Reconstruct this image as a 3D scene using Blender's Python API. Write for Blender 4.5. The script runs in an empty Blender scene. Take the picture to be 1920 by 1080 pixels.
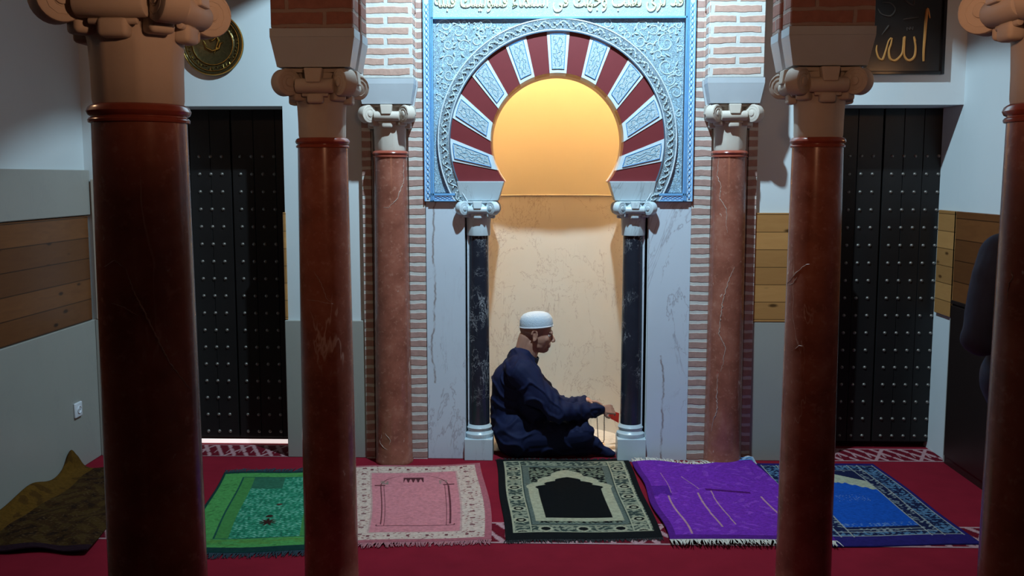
import bpy, bmesh, math, random
import numpy as np
from mathutils import Vector, Matrix, noise
PI = math.pi
C = bpy.context.scene.collection
random.seed(7)

# ------------------------------------------------------------------ camera
F = 1850.0
YAW, PITCH = math.atan(52 / F), math.atan(208 / F)
CAM = Vector((0.0, 0.0, 1.64))
cd = bpy.data.cameras.new('camera'); cam = bpy.data.objects.new('camera', cd); C.objects.link(cam)
cam.location = CAM; cam.rotation_euler = (PI / 2 - PITCH, 0, YAW)
cd.sensor_width = 36; cd.lens = 36 * F / 1920; cd.clip_start = 0.02
bpy.context.scene.camera = cam
# ------------------------------------------------------------------ world, light, exposure
sc = bpy.context.scene
sc.view_settings.view_transform = 'Standard'; sc.view_settings.look = 'None'
sc.view_settings.gamma = 1; sc.view_settings.use_curve_mapping = False
sc.view_settings.exposure = 0.0
w = bpy.data.worlds.new('world'); sc.world = w; w.use_nodes = True
w.node_tree.nodes['Background'].inputs[0].default_value = (0.5, 0.42, 0.36, 1)
w.node_tree.nodes['Background'].inputs[1].default_value = 0.015

def lamp(name, kind, loc, energy, color, size=0.1, target=None, **kw):
    d = bpy.data.lights.new(name, kind); d.energy = energy; d.color = color
    if kind == 'AREA': d.size = size
    else: d.shadow_soft_size = size
    for k, v in kw.items(): setattr(d, k, v)
    o = bpy.data.objects.new(name, d); C.objects.link(o); o.location = loc
    if target is not None: o.rotation_euler = (Vector(target) - Vector(loc)).to_track_quat('-Z', 'Y').to_euler()
    return o
lamp('bay_lamp', 'SPOT', (0.1, 4.2, 3.9), 540, (0.60, 0.85, 1.0), 0.04, target=(0.1, 5.65, 2.1), spot_size=math.radians(146), spot_blend=.95)
lamp('front_warm_spot', 'SPOT', (0.15, 1.10, 2.12), 30, (1.0, 0.50, 0.27), 0.04, target=(0.15, 1.70, 2.96), spot_size=math.radians(180), spot_blend=.45)  # unseen warm lamp; cone shaped to light the capitals and spare the shafts
lamp('left_warm_fill', 'POINT', (-2.2, 2.7, 2.7), 7, (1.0, 0.55, 0.3), 0.05)  # unseen fill light, added to warm the shaded left wall
lamp('right_wall_lantern', 'POINT', (2.32, 4.3, 2.25), 4.5, (1.0, 0.48, 0.2), 0.04)
lamp('niche_lamp', 'POINT', (0.1, 6.12, 3.75), 112, (1.0, 0.73, 0.44), 0.06)

# ------------------------------------------------------------------ pixel helpers (points in the real room at a given depth)
fw = Vector((-math.sin(YAW) * math.cos(PITCH), math.cos(YAW) * math.cos(PITCH), -math.sin(PITCH)))
rt = Vector((math.cos(YAW), math.sin(YAW), 0)); up = rt.cross(fw)
def ray(px, py): return fw + rt * ((px - 960) / F) + up * ((540 - py) / F)
def at(px, py, Y):
    d = ray(px, py); return CAM + d * ((Y - CAM.y) / d.y)
def onfloor(px, py, z=0.0):
    d = ray(px, py); return CAM + d * ((z - CAM.z) / d.z)
def atX(px, py, X):
    d = ray(px, py); return CAM + d * (X / d.x)

# ------------------------------------------------------------------ objects
def tag(o, label=None, cat=None, group=None, kind=None):
    if label: o['label'] = label
    if cat: o['category'] = cat
    if group: o['group'] = group
    if kind: o['kind'] = kind
    return o
def thing(name, label, cat, loc=(0, 0, 0), group=None, rz=0):
    o = bpy.data.objects.new(name, None); C.objects.link(o); o.location = loc; o.rotation_euler = (0, 0, rz)
    o.empty_display_size = 0.1
    return tag(o, label, cat, group)
def wloc(p):
    v = Vector((0, 0, 0))
    while p is not None: v = v + p.location; p = p.parent
    return v
def obj(name, bm, mat, parent=None, smooth=False, local=False, recalc=True, angle=40):
    """bm is in world coordinates unless local"""
    if recalc: bmesh.ops.recalc_face_normals(bm, faces=bm.faces)
    if parent is not None and not local:
        bmesh.ops.translate(bm, vec=-wloc(parent), verts=bm.verts)
    me = bpy.data.meshes.new(name); bm.to_mesh(me); bm.free()
    for m in (mat if isinstance(mat, (list, tuple)) else [mat]): me.materials.append(m)
    if smooth:
        me.polygons.foreach_set('use_smooth', [True] * len(me.polygons))
        try: me.set_sharp_from_angle(angle=math.radians(angle))
        except Exception: pass
    o = bpy.data.objects.new(name, me); C.objects.link(o)
    if parent is not None: o.parent = parent
    return o
def copy_tree(o, parent=None):
    c = o.copy(); C.objects.link(c)
    if parent is not None: c.parent = parent
    for ch in list(o.children): copy_tree(ch, c)
    return c
def struct(name, bm, mat, parent=None, **k):
    o = obj(name, bm, mat, parent, **k)
    if parent is None: o['kind'] = 'structure'
    return o

# ------------------------------------------------------------------ shape helpers
def box(bm, x0, x1, y0, y1, z0, z1, M=None, mi=0):
    vs = [bm.verts.new((x, y, z)) for z in (z0, z1) for y in (y0, y1) for x in (x0, x1)]
    if M is not None:
        for v in vs: v.co = M @ v.co
    for f in ((0, 2, 3, 1), (4, 5, 7, 6), (0, 1, 5, 4), (2, 6, 7, 3), (0, 4, 6, 2), (1, 3, 7, 5)):
        fc = bm.faces.new([vs[i] for i in f]); fc.material_index = mi
    return vs
def frus(bm, b, t, z0, z1):
    """b, t = (x0,x1,y0,y1) of bottom and top"""
    vs = [bm.verts.new((r[i], r[2 + j], z)) for r, z in ((b, z0), (t, z1)) for j in (0, 1) for i in (0, 1)]
    for f in ((0, 2, 3, 1), (4, 5, 7, 6), (0, 1, 5, 4), (2, 6, 7, 3), (0, 4, 6, 2), (1, 3, 7, 5)):
        bm.faces.new([vs[i] for i in f])
def lathe(bm, prof, n=48, c=(0, 0, 0), lobe=0, lobes=8, M=None):
    rings = []
    for r, z in prof:
        ring = []
        for i in range(n):
            a = 2 * PI * i / n
            rr = r * (1 - lobe * .5 + (lobe * abs(math.cos(a * lobes / 2)) ** .6 if lobe else 0))
            v = Vector((rr * math.cos(a), rr * math.sin(a), z))
            if M is not None: v = M @ v
            ring.append(bm.verts.new(v + Vector(c)))
        rings.append(ring)
    for a, b in zip(rings[:-1], rings[1:]):
        for i in range(n):
            bm.faces.new([a[i], a[(i + 1) % n], b[(i + 1) % n], b[i]])
    bm.faces.new(list(reversed(rings[0]))); bm.faces.new(rings[-1])
def cyl(bm, p, q, r0, r1=None, n=20, round_=0):
    p = Vector(p); q = Vector(q); r1 = r0 if r1 is None else r1
    M = (q - p).to_track_quat('Z', 'Y').to_matrix().to_4x4(); L = (q - p).length
    if round_:
        e = min(round_, L / 2)
        prof = [(max(r0 - e, .001), 0), (r0 - e * .3, e * .3), (r0, e), (r1, L - e), (r1 - e * .3, L - e * .3), (max(r1 - e, .001), L)]
    else: prof = [(r0, 0), (r1, L)]
    lathe(bm, prof, n, p, M=M)
def ball(bm, c, r, n=16, M=None):
    S = Matrix.Diagonal((r[0], r[1], r[2], 1)) if isinstance(r, (tuple, list)) else Matrix.Diagonal((r, r, r, 1))
    T = Matrix.Translation(Vector(c)) @ (M if M is not None else Matrix()) @ S
    bmesh.ops.create_uvsphere(bm, u_segments=n, v_segments=max(6, n // 2 + 2), radius=1, matrix=T)
def capsule(bm, p, q, r0, r1, n=16):
    p = Vector(p); q = Vector(q); d = q - p; L = max(d.length, 1e-5)
    M = d.to_track_quat('Z', 'Y').to_matrix().to_4x4()
    prof = []
    for k in range(6):
        a = PI / 2 * k / 6; prof.append((max(r0 * math.sin(a), .0004), -r0 * math.cos(a)))
    prof.append((r0, 0)); prof.append((r1, L))
    for k in range(1, 7):
        a = PI / 2 * k / 6; prof.append((max(r1 * math.cos(a), .0004), L + r1 * math.sin(a)))
    lathe(bm, prof, n, p, M=M)
def tube(bm, pts, rad, n=6, closed=False):
    """rad number or list"""
    pts = [Vector(p) for p in pts]; N = len(pts); rings = []
    if N < 2: return
    for i, p in enumerate(pts):
        a = pts[i - 1] if (i > 0 or closed) else p
        b = pts[(i + 1) % N] if (i < N - 1 or closed) else p
        t = (b - a).normalized() if (b - a).length > 1e-9 else Vector((0, 0, 1))
        ref = Vector((0, 1, 0)) if abs(t.y) < .9 else Vector((1, 0, 0))
        u = t.cross(ref).normalized(); v = t.cross(u)
        r = rad[i] if isinstance(rad, (list, tuple)) else rad
        rings.append([bm.verts.new(p + (u * math.cos(2 * PI * k / n) + v * math.sin(2 * PI * k / n)) * r) for k in range(n)])
    m = N if closed else N - 1
    for i in range(m):
        a, b = rings[i], rings[(i + 1) % N]
        for k in range(n): bm.faces.new([a[k], a[(k + 1) % n], b[(k + 1) % n], b[k]])
    if not closed:
        bm.faces.new(list(reversed(rings[0]))); bm.faces.new(rings[-1])
def prism(bm, pts2, y0, y1, mi=0):
    """pts2 = (x,z) outline extruded along y"""
    a = [bm.verts.new((x, y0, z)) for x, z in pts2]; b = [bm.verts.new((x, y1, z)) for x, z in pts2]
    n = len(pts2)
    f = bm.faces.new(a); f.material_index = mi
    f = bm.faces.new(list(reversed(b))); f.material_index = mi
    for i in range(n):
        f = bm.faces.new([a[i], b[i], b[(i + 1) % n], a[(i + 1) % n]]); f.material_index = mi
def strip(bm, inner, outer, y0, y1):
    """solid band between two equally long (x,z) polylines, from y0 (front) to y1"""
    L = [[bm.verts.new((x, y, z)) for x, z in pl] for pl in (inner, outer) for y in (y0, y1)]
    i0, i1, o0, o1 = L; n = len(inner)
    for k in range(n - 1):
        for a, b in ((i0, o0), (o0, o1), (o1, i1), (i1, i0)):
            try: bm.faces.new([a[k], b[k], b[k + 1], a[k + 1]])
            except ValueError: pass
    for k in (0, n - 1): bm.faces.new([i0[k], i1[k], o1[k], o0[k]])
def bevel(bm, w, seg=2):
    bmesh.ops.bevel(bm, geom=list(bm.edges), offset=w, segments=seg, affect='EDGES', clamp_overlap=True, profile=.5)
NB = bmesh.new

# ------------------------------------------------------------------ materials
class NT:
    def __init__(s, name):
        s.m = bpy.data.materials.new(name); s.m.use_nodes = True
        s.t = s.m.node_tree; s.b = s.t.nodes['Principled BSDF']
    def n(s, typ, **k):
        nd = s.t.nodes.new(typ)
        for a, v in k.items():
            if a.startswith('i_'):
                key = a[2:]; nd.inputs[int(key) if key.isdigit() else key].default_value = v
            else: setattr(nd, a, v)
        return nd
    def l(s, a, b): s.t.links.new(a, b)
    def pos(s):
        return s.n('ShaderNodeNewGeometry').outputs['Position']
    def math(s, op, a, b=None, c=None, clamp=False):
        nd = s.n('ShaderNodeMath', operation=op, use_clamp=clamp)
        for i, x in enumerate((a, b, c)):
            if x is None: continue
            if isinstance(x, (int, float)): nd.inputs[i].default_value = x
            else: s.l(x, nd.inputs[i])
        return nd.outputs[0]
    def noise(s, vec, scale, detail=4, rough=.55, dist=0.0):
        nd = s.n('ShaderNodeTexNoise'); nd.inputs['Scale'].default_value = scale
        nd.inputs['Detail'].default_value = detail; nd.inputs['Roughness'].default_value = rough
        nd.inputs['Distortion'].default_value = dist
        s.l(vec, nd.inputs['Vector']); return nd.outputs['Fac']
    def mapv(s, vec, scale=(1, 1, 1), loc=(0, 0, 0), rot=(0, 0, 0)):
        nd = s.n('ShaderNodeMapping'); s.l(vec, nd.inputs[0])
        nd.inputs['Scale'].default_value = scale; nd.inputs['Location'].default_value = loc; nd.inputs['Rotation'].default_value = rot
        return nd.outputs[0]
    def ramp(s, fac, stops, interp='LINEAR'):
        nd = s.n('ShaderNodeValToRGB'); nd.color_ramp.interpolation = interp
        e = nd.color_ramp.elements
        while len(e) < len(stops): e.new(.5)
        for i, (p, c) in enumerate(stops):
            e[i].position = p; e[i].color = (c[0], c[1], c[2], 1) if isinstance(c, (tuple, list)) else (c, c, c, 1)
        s.l(fac, nd.inputs[0]); return nd.outputs[0]
    def mix(s, fac, a, b):
        nd = s.n('ShaderNodeMix', data_type='RGBA')
        for i, x in ((0, fac), (6, a), (7, b)):
            if isinstance(x, (int, float)): nd.inputs[i].default_value = x
            elif isinstance(x, tuple): nd.inputs[i].default_value = (x[0], x[1], x[2], 1)
            else: s.l(x, nd.inputs[i])
        return nd.outputs[2]
    def line(s, fac, c=.5, w=.02):
        """1 where |fac-c|<w, soft"""
        d = s.math('ABSOLUTE', s.math('SUBTRACT', fac, c))
        return s.math('SUBTRACT', 1.0, s.math('DIVIDE', d, w), clamp=True)
    def bump(s, h, strength=.5, dist=.01):
        nd = s.n('ShaderNodeBump'); nd.inputs['Strength'].default_value = strength; nd.inputs['Distance'].default_value = dist
        s.l(h, nd.inputs['Height']); s.l(nd.outputs[0], s.b.inputs['Normal'])
    def out(s, col=None, rough=.5, metal=0, spec=None):
        if col is not None:
            if isinstance(col, tuple): s.b.inputs['Base Color'].default_value = (*col, 1)
            else: s.l(col, s.b.inputs['Base Color'])
        if isinstance(rough, (int, float)): s.b.inputs['Roughness'].default_value = rough
        else: s.l(rough, s.b.inputs['Roughness'])
        s.b.inputs['Metallic'].default_value = metal
        if spec is not None: s.b.inputs['Specular IOR Level'].default_value = spec
        return s.m
def plain(name, col, rough=.5, metal=0, var=.15, scale=20, bumps=0, spec=None):
    t = NT(name); p = t.pos(); n = t.noise(p, scale)
    c = t.mix(n, tuple(x * (1 - var) for x in col), tuple(min(1, x * (1 + var)) for x in col))
    if bumps: t.bump(n, bumps, .005)
    return t.out(c, rough, metal, spec)

def marble_red():
    t = NT('red_marble'); g = t.n('ShaderNodeTexCoord').outputs['Object']
    oi = t.n('ShaderNodeObjectInfo').outputs['Location']
    ad = t.n('ShaderNodeVectorMath', operation='ADD'); t.l(g, ad.inputs[0])
    sc_ = t.n('ShaderNodeVectorMath', operation='SCALE'); t.l(oi, sc_.inputs[0]); sc_.inputs['Scale'].default_value = 3.1
    t.l(sc_.outputs[0], ad.inputs[1]); p = ad.outputs[0]
    n1 = t.noise(p, 9, 6, .6); n2 = t.noise(p, 45, 4, .6)
    c = t.ramp(n1, [(.3, (.20, .065, .042)), (.55, (.30, .105, .07)), (.75, (.38, .16, .11))])
    c = t.mix(t.ramp(n2, [(.56, 0.0), (.75, .7)]), c, (.45, .22, .16))
    v = t.line(t.noise(t.mapv(p, (3.2, 3.2, 1.0), (3, 1, 7)), 1.05, 5, .55, .5), .5, .0065)
    msk = t.ramp(t.noise(p, 2.2, 2), [(.56, 0.0), (.68, .8)])
    v = t.math('MULTIPLY', v, msk)
    sp = t.ramp(t.noise(t.mapv(p, (1, 1, .6)), 26, 3, .7), [(.71, 0.0), (.76, .7)])
    c = t.mix(t.math('MAXIMUM', v, sp), c, (.66, .50, .42))
    return t.out(c, .22, spec=.5)
def marble_white(name, base=(.70, .74, .78), vein=(.26, .22, .27), scale=1.7, rough=.28, amount=.8):
    t = NT(name); p = t.pos()
    q = t.mapv(p, (1.6, 1, .55), (1.7, 0, .4), (0, .25, 0))
    cl = t.noise(p, 2.5, 4)
    c = t.mix(cl, tuple(x * .9 for x in base), tuple(min(1, x * 1.06) for x in base))
    v = t.line(t.noise(q, scale, 6, .62, .9), .5, .010)
    v2 = t.line(t.noise(q, scale * 2.6, 5, .6, .5), .52, .010)
    m2 = t.ramp(t.noise(p, 3, 2), [(.5, 0.0), (.62, 1.0)])
    fac = t.math('MULTIPLY', t.math('MAXIMUM', t.math('MULTIPLY', v, t.ramp(t.noise(p, 4.0, 3), [(.42, .1), (.58, 1.0)])), t.math('MULTIPLY', v2, m2)), amount)
    c = t.mix(fac, c, vein)
    return t.out(c, rough)
def marble_black():
    t = NT('black_marble'); p = t.pos()
    q = t.mapv(p, (2.2, 2.2, 1.1), (0, 0, 0), (0, .6, 0))
    c = t.mix(t.noise(p, 8), (.012, .014, .022), (.03, .034, .05))
    v = t.math('MAXIMUM', t.line(t.noise(q, 3.4, 6, .7, 1.2), .5, .012), t.line(t.noise(q, 7.0, 6, .7, .8), .56, .010))
    v = t.math('MULTIPLY', v, t.ramp(t.noise(p, 6, 3), [(.44, 0.0), (.6, .75)]))
    return t.out(t.mix(v, c, (.55, .58, .62)), .18)
def brick(name, bcol, mcol, bw=.27, rh=.0545, mortar=.020, xs=1.0):
    t = NT(name); p = t.pos()
    s = t.n('ShaderNodeSeparateXYZ'); t.l(p, s.inputs[0])
    wob = t.math('MULTIPLY', t.math('SUBTRACT', t.noise(p, 9, 3), .5), .022)
    x = t.math('ADD', t.math('ADD', s.outputs[0], s.outputs[1]), wob); z = t.math('ADD', s.outputs[2], wob)
    cm = t.n('ShaderNodeCombineXYZ'); t.l(x, cm.inputs[0]); t.l(z, cm.inputs[1])
    b = t.n('ShaderNodeTexBrick'); t.l(cm.outputs[0], b.inputs[0])
    b.inputs['Scale'].default_value = 1; b.inputs['Brick Width'].default_value = bw; b.inputs['Row Height'].default_value = rh
    b.inputs['Mortar Size'].default_value = mortar; b.inputs['Mortar Smooth'].default_value = .35
    n = t.noise(p, 28, 5, .65)
    c1 = t.mix(n, tuple(v * .65 for v in bcol), tuple(min(1, v * 1.35) for v in bcol))
    c2 = t.mix(n, tuple(v * .8 for v in mcol), tuple(min(1, v * 1.1) for v in mcol))
    c = t.mix(b.outputs['Fac'], c1, c2)
    h = t.math('ADD', t.math('MULTIPLY', b.outputs['Fac'], -.6), t.math('MULTIPLY', n, .5))
    t.bump(h, .6, .008)
    return t.out(c, .85)
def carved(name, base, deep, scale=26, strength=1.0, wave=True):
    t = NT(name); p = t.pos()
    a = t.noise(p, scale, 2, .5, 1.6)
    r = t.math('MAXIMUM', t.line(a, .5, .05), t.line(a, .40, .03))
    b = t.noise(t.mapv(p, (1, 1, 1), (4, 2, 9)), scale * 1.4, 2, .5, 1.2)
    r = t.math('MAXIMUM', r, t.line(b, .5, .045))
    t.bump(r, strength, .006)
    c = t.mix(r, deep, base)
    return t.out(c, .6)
def wood(name, c0, c1, row=.09, z0=.83, dark=1.0, rough=.35):
    t = NT(name); p = t.pos()
    s = t.n('ShaderNodeSeparateXYZ'); t.l(p, s.inputs[0])
    zz = t.math('DIVIDE', t.math('SUBTRACT', s.outputs[2], z0), row)
    row_i = t.math('FLOOR', zz); fr = t.math('SUBTRACT', zz, row_i)
    off = t.math('MULTIPLY', row_i, 3.71)
    cm = t.n('ShaderNodeCombineXYZ')
    t.l(t.math('ADD', s.outputs[0], off), cm.inputs[0]); t.l(t.math('ADD', s.outputs[1], off), cm.inputs[1]); t.l(s.outputs[2], cm.inputs[2])
    q = t.mapv(cm.outputs[0], (1.2, 1.2, 9))
    g = t.noise(q, 4.5, 5, .6, 1.0)
    c = t.mix(g, c0, c1)
    rv = t.n('ShaderNodeTexWhiteNoise', noise_dimensions='1D'); t.l(row_i, rv.inputs['W'])
    c = t.mix(t.math('MULTIPLY', rv.outputs['Value'], .55), c, tuple(x * .55 for x in c0))
    kn = t.n('ShaderNodeTexVoronoi'); kn.inputs['Scale'].default_value = 1
    t.l(t.mapv(cm.outputs[0], (4.2, 4.2, 11)), kn.inputs['Vector'])
    k = t.ramp(kn.outputs['Distance'], [(.07, 1.0), (.15, 0.0)])
    c = t.mix(k, c, tuple(x * .22 for x in c0))
    seam = t.math('MAXIMUM', t.line(fr, 0.0, .035), t.line(fr, 1.0, .035))
    c = t.mix(seam, c, tuple(x * .12 for x in c0))
    return t.out(c, rough)
def vcol(name, rough=.9, bscale=420, bstr=.6, sheen=.0, spec=.05):
    t = NT(name); a = t.n('ShaderNodeVertexColor', layer_name='Col')
    p = t.pos(); n = t.noise(p, bscale, 2)
    n2 = t.noise(p, 60, 4, .6)
    hs = t.n('ShaderNodeHueSaturation'); hs.inputs['Value'].default_value = .78; t.l(a.outputs['Color'], hs.inputs['Color'])
    c = t.mix(t.math('MULTIPLY', t.ramp(n2, [(.3, 0.0), (.7, 1.0)]), .35), hs.outputs[0], (0, 0, 0))
    t.bump(n, bstr, .003)
    t.b.inputs['Sheen Weight'].default_value = sheen
    return t.out(c, rough, spec=spec)

M = {}
M['plaster'] = plain('white_plaster', (.60, .66, .68), .75, var=.04, scale=3, bumps=.05)
M['ceiling'] = plain('dark_timber_ceiling', (.06, .04, .03), .8)
M['rear'] = plain('brown_rear_wall', (.10, .07, .05), .8)
M['carpet'] = plain('red_carpet', (.20, .010, .022), .95, var=.22, scale=7, bumps=.3, spec=.05)
M['red'] = marble_red()
M['collar'] = plain('red_marble_collar', (.30, .07, .045), .2, var=.3, scale=30)
M['sand'] = plain('pale_sandstone', (.52, .46, .40), .7, var=.12, scale=12, bumps=.25)
M['impost'] = plain('grey_marble_impost', (.46, .50, .54), .4, var=.12, scale=6)
M['niche_impost'] = marble_white('pale_blue_marble', (.55, .66, .72), (.35, .42, .46), 2.0)
def slab_mat():
    m = marble_white('white_veined_marble', (.60, .68, .77), (.24, .22, .27), amount=.55); tr = m.node_tree
    t = NT.__new__(NT); t.m = m; t.t = tr; t.b = tr.nodes['Principled BSDF']
    p = t.pos(); s = t.n('ShaderNodeSeparateXYZ'); t.l(p, s.inputs[0])
    cur = t.b.inputs['Base Color'].links[0].from_socket
    zc = t.mapv(p, (0, 0, 1)); nz = t.noise(zc, 2.2, 5, .6); br = t.noise(t.mapv(p, (1, 1, .5)), 30, 4, .65)
    for x0, z0, z1 in ((-.605, 0.45, 1.6), (.715, -.2, .62)):
        x = t.math('ADD', x0, t.math('MULTIPLY', t.math('SUBTRACT', nz, .5), .16))
        l = t.line(t.math('SUBTRACT', s.outputs[0], x), 0.0, .008)
        k = t.math('MULTIPLY', t.math('GREATER_THAN', s.outputs[2], z0), t.math('LESS_THAN', s.outputs[2], z1))
        f = t.math('MULTIPLY', t.math('MULTIPLY', l, k), t.ramp(br, [(.38, 0.15), (.55, .95)]))
        cur = t.mix(f, cur, (.22, .17, .16))
    return t.out(cur, .28)
M['slab'] = slab_mat()
M['dado'] = marble_white('grey_dado_marble', (.33, .33, .30), (.28, .28, .27), 1.2, .35, .35)
M['dado_up'] = marble_white('grey_upper_dado', (.33, .32, .29), (.27, .27, .26), 1.2, .5, .3)
M['black'] = marble_black()
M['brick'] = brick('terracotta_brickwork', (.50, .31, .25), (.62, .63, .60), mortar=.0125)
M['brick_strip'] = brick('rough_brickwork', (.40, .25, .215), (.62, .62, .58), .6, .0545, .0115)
M['brick_shaded'] = brick('shaded_brickwork', (.30, .13, .10), (.34, .26, .23), .27, .0545, .008)  # darker copy of the brick; shade of unlit piers put into the colour
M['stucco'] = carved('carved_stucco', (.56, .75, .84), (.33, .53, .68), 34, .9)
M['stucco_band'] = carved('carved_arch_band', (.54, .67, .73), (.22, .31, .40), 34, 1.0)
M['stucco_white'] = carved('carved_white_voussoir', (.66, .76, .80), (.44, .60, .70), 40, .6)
M['stucco_line'] = plain('pale_stucco_line', (.62, .72, .78), .6)
M['blue_frame'] = plain('light_blue_moulding', (.16, .42, .76), .5)
M['frame_ground'] = plain('pale_blue_frame', (.52, .69, .82), .6)
M['band_relief'] = plain('grey_blue_relief', (.50, .62, .66), .6)
M['scroll_blue'] = plain('slate_blue_carved_line', (.20, .36, .48), .6)
M['blue_line'] = plain('blue_painted_line', (.06, .28, .62), .5)
M['vous_red'] = plain('deep_red_voussoir', (.175, .022, .028), .45, var=.08)
M['soffit'] = plain('tan_soffit_plaster', (.60, .50, .42), .7)
M['gilt'] = plain('cream_gilt_letters', (.66, .62, .40), .5)
M['letter_ground'] = carved('inscription_ground', (.52, .64, .64), (.40, .52, .52), 34, .5)
M['niche'] = plain('warm_cream_plaster', (.82, .70, .50), .7, var=.03, scale=4)
def niche_marble():
    t = NT('cream_niche_marble'); p = t.pos()
    q = t.mapv(p, (1.3, 1, 1.1), (2, 0, 0), (0, .8, 0))
    c = t.mix(t.noise(p, 2.5, 4), (.66, .56, .44), (.74, .66, .56))
    v = t.math('MULTIPLY', t.line(t.noise(q, 2.4, 6, .65, .8), .5, .006), .7)
    v2 = t.math('MULTIPLY', t.line(t.noise(t.mapv(p, (7, 7, 1.4), (0, 0, 0), (0, -.62, 0)), 2.0, 4, .6, .3), .5, .012), t.ramp(t.noise(p, 5, 2), [(.5, 0.0), (.6, .65)]))
    c = t.mix(t.math('MAXIMUM', v, v2), c, (.40, .27, .20))
    return t.out(c, .3)
M['niche_marble'] = niche_marble()
M['door'] = plain('near_black_door_wood', (.010, .009, .009), .42, var=.4, scale=6, spec=.3)
M['door_dark'] = plain('dark_door_gap', (.004, .004, .004), .8)
M['stud'] = plain('dull_iron_stud', (.22, .20, .18), .4, .6)
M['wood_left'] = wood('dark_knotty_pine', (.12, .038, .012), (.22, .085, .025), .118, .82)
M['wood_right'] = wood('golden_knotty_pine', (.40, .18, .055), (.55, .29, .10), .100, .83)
M['wood_pale'] = plain('pale_pine_board', (.47, .42, .36), .6, var=.1)
M['cabinet'] = plain('dark_brown_cabinet_wood', (.014, .008, .007), .4, var=.3)
M['brass'] = plain('aged_brass', (.11, .085, .035), .35, .8, var=.4, scale=60, bumps=.4)
M['brass_bright'] = plain('polished_brass', (.42, .30, .09), .25, 1.0)
M['frame_black'] = plain('glossy_black_frame', (.006, .005, .005), .12)
M['sign_ground'] = plain('black_glass_ground', (.006, .006, .006), .24)
M['gold'] = plain('gold_lettering', (.42, .19, .05), .45, .25, var=.2)
M['dim_gold'] = plain('dim_bronze_lettering', (.035, .025, .02), .5, .2)
M['plastic'] = plain('white_plastic', (.70, .74, .80), .35, var=.03)
M['hole'] = plain('black_socket_hole', (.01, .01, .01), .6)
M['skin'] = plain('warm_skin', (.36, .185, .13), .5, var=.12, scale=30, bumps=.1)
M['beard'] = plain('short_grey_hair', (.30, .175, .135), .8, var=.3, scale=200)
M['cap'] = plain('white_knit_cap', (.46, .56, .66), .8, var=.06, scale=150, bumps=.5)
M['robe'] = plain('navy_robe_cloth', (.006, .010, .042), .75, var=.25, scale=14, bumps=.1, spec=.2)
M['collar_cloth'] = plain('black_navy_collar', (.008, .010, .03), .8)
M['jacket'] = plain('slate_navy_jacket_cloth', (.05, .075, .15), .8, var=.25)
M['trouser'] = plain('black_trouser_cloth', (.01, .01, .012), .8)
M['beads'] = plain('dark_brown_wood_bead', (.06, .03, .02), .35)
M['booklet'] = plain('red_booklet_cover', (.62, .03, .02), .5)
M['paper'] = plain('cream_page_edges', (.7, .65, .5), .7)
M['rug'] = vcol('woven_rug_pile')
M['fr_white'] = plain('cream_fringe_yarn', (.62, .57, .50), .9)
M['fr_black'] = plain('black_fringe_yarn', (.012, .012, .014), .9)
M['fr_pink'] = plain('pink_fringe_yarn', (.42, .16, .18), .9)
M['fr_green'] = plain('dark_teal_fringe_yarn', (.01, .03, .045), .9)
M['fr_brown'] = plain('brown_fringe_yarn', (.10, .05, .02), .9)
t_ = NT('daylight_gap'); t_.b.inputs['Emission Color'].default_value = (1, .85, .82, 1); t_.b.inputs['Emission Strength'].default_value = .8
M['gap'] = t_.out((.8, .75, .72), .5)

# ------------------------------------------------------------------ the room
WY = 5.65                      # wall face around the mihrab
DY = 5.93                      # door leaves
XL, XR = at(176, 700, WY).x, at(1786, 620, WY).x
ZC = 4.3
ZD, ZW = at(600, 600, WY).z, at(1440, 399, WY).z     # dado top, wood top
ZL = at(150, 319, WY).z
DL = (at(295, 500, WY).x, at(537, 500, WY).x); DR = (at(1535, 500, WY).x, at(1797, 400, WY).x)
ZT = at(450, 199, WY).z
bm = NB(); box(bm, XL - .1, XR + .1, -1.6, 7.0, -.12, 0); struct('floor', bm, M['carpet'])
bm = NB(); box(bm, XL - .1, XR + .1, -1.6, 7.0, ZC, ZC + .1); struct('ceiling', bm, M['ceiling'])
bm = NB(); box(bm, XL - .1, XL, -1.6, WY, 0, ZC); struct('wall_left', bm, M['plaster'])
bm = NB(); box(bm, XR, XR + .1, -1.6, WY, 0, ZC); struct('wall_right', bm, M['plaster'])
bm = NB(); box(bm, XL - .1, XR + .1, -1.7, -1.6, 0, ZC); struct('wall_front', bm, M['rear'])
# mihrab opening geometry in the wall plane
def W2(px, py, Y=WY):
    p = at(px, py, Y); return (p.x, p.z)
CX, CZ = W2(1044, 264)
S = (at(1144, 264, WY).x - at(944, 264, WY).x) / 200.0     # metres per pixel in the wall plane
R_IN, R_V, R_O = 124 * S, 199 * S, 222 * S
ZJ = W2(1044, 340)[1]; ZB = W2(1044, 377)[1]
JAMB = (at(917, 600, WY).x, at(1166, 600, WY).x)
FX = (W2(797, 250)[0], W2(1298, 250)[0])
def circ(R, a): return (CX + R * math.cos(a), CZ + R * math.sin(a))
def arcdeg(R, z): return math.asin((z - CZ) / R)
aJ = arcdeg(R_IN, ZJ)
# back wall: left, right, over doors; behind the mihrab panel an opening
WT = .34
bm = NB()
box(bm, XL - .1, DL[0], WY, WY + WT, 0, ZC); box(bm, DL[0], DL[1], WY, WY + WT, ZT, ZC)
box(bm, DL[1], JAMB[0] - .125, WY, WY + WT, 0, ZC)
box(bm, JAMB[1] + .125, DR[0], WY, WY + WT, 0, ZC); box(bm, DR[0], DR[1], WY, WY + WT, ZT, ZC)
box(bm, DR[1], XR + .1, WY, WY + WT, 0, ZC)
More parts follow.
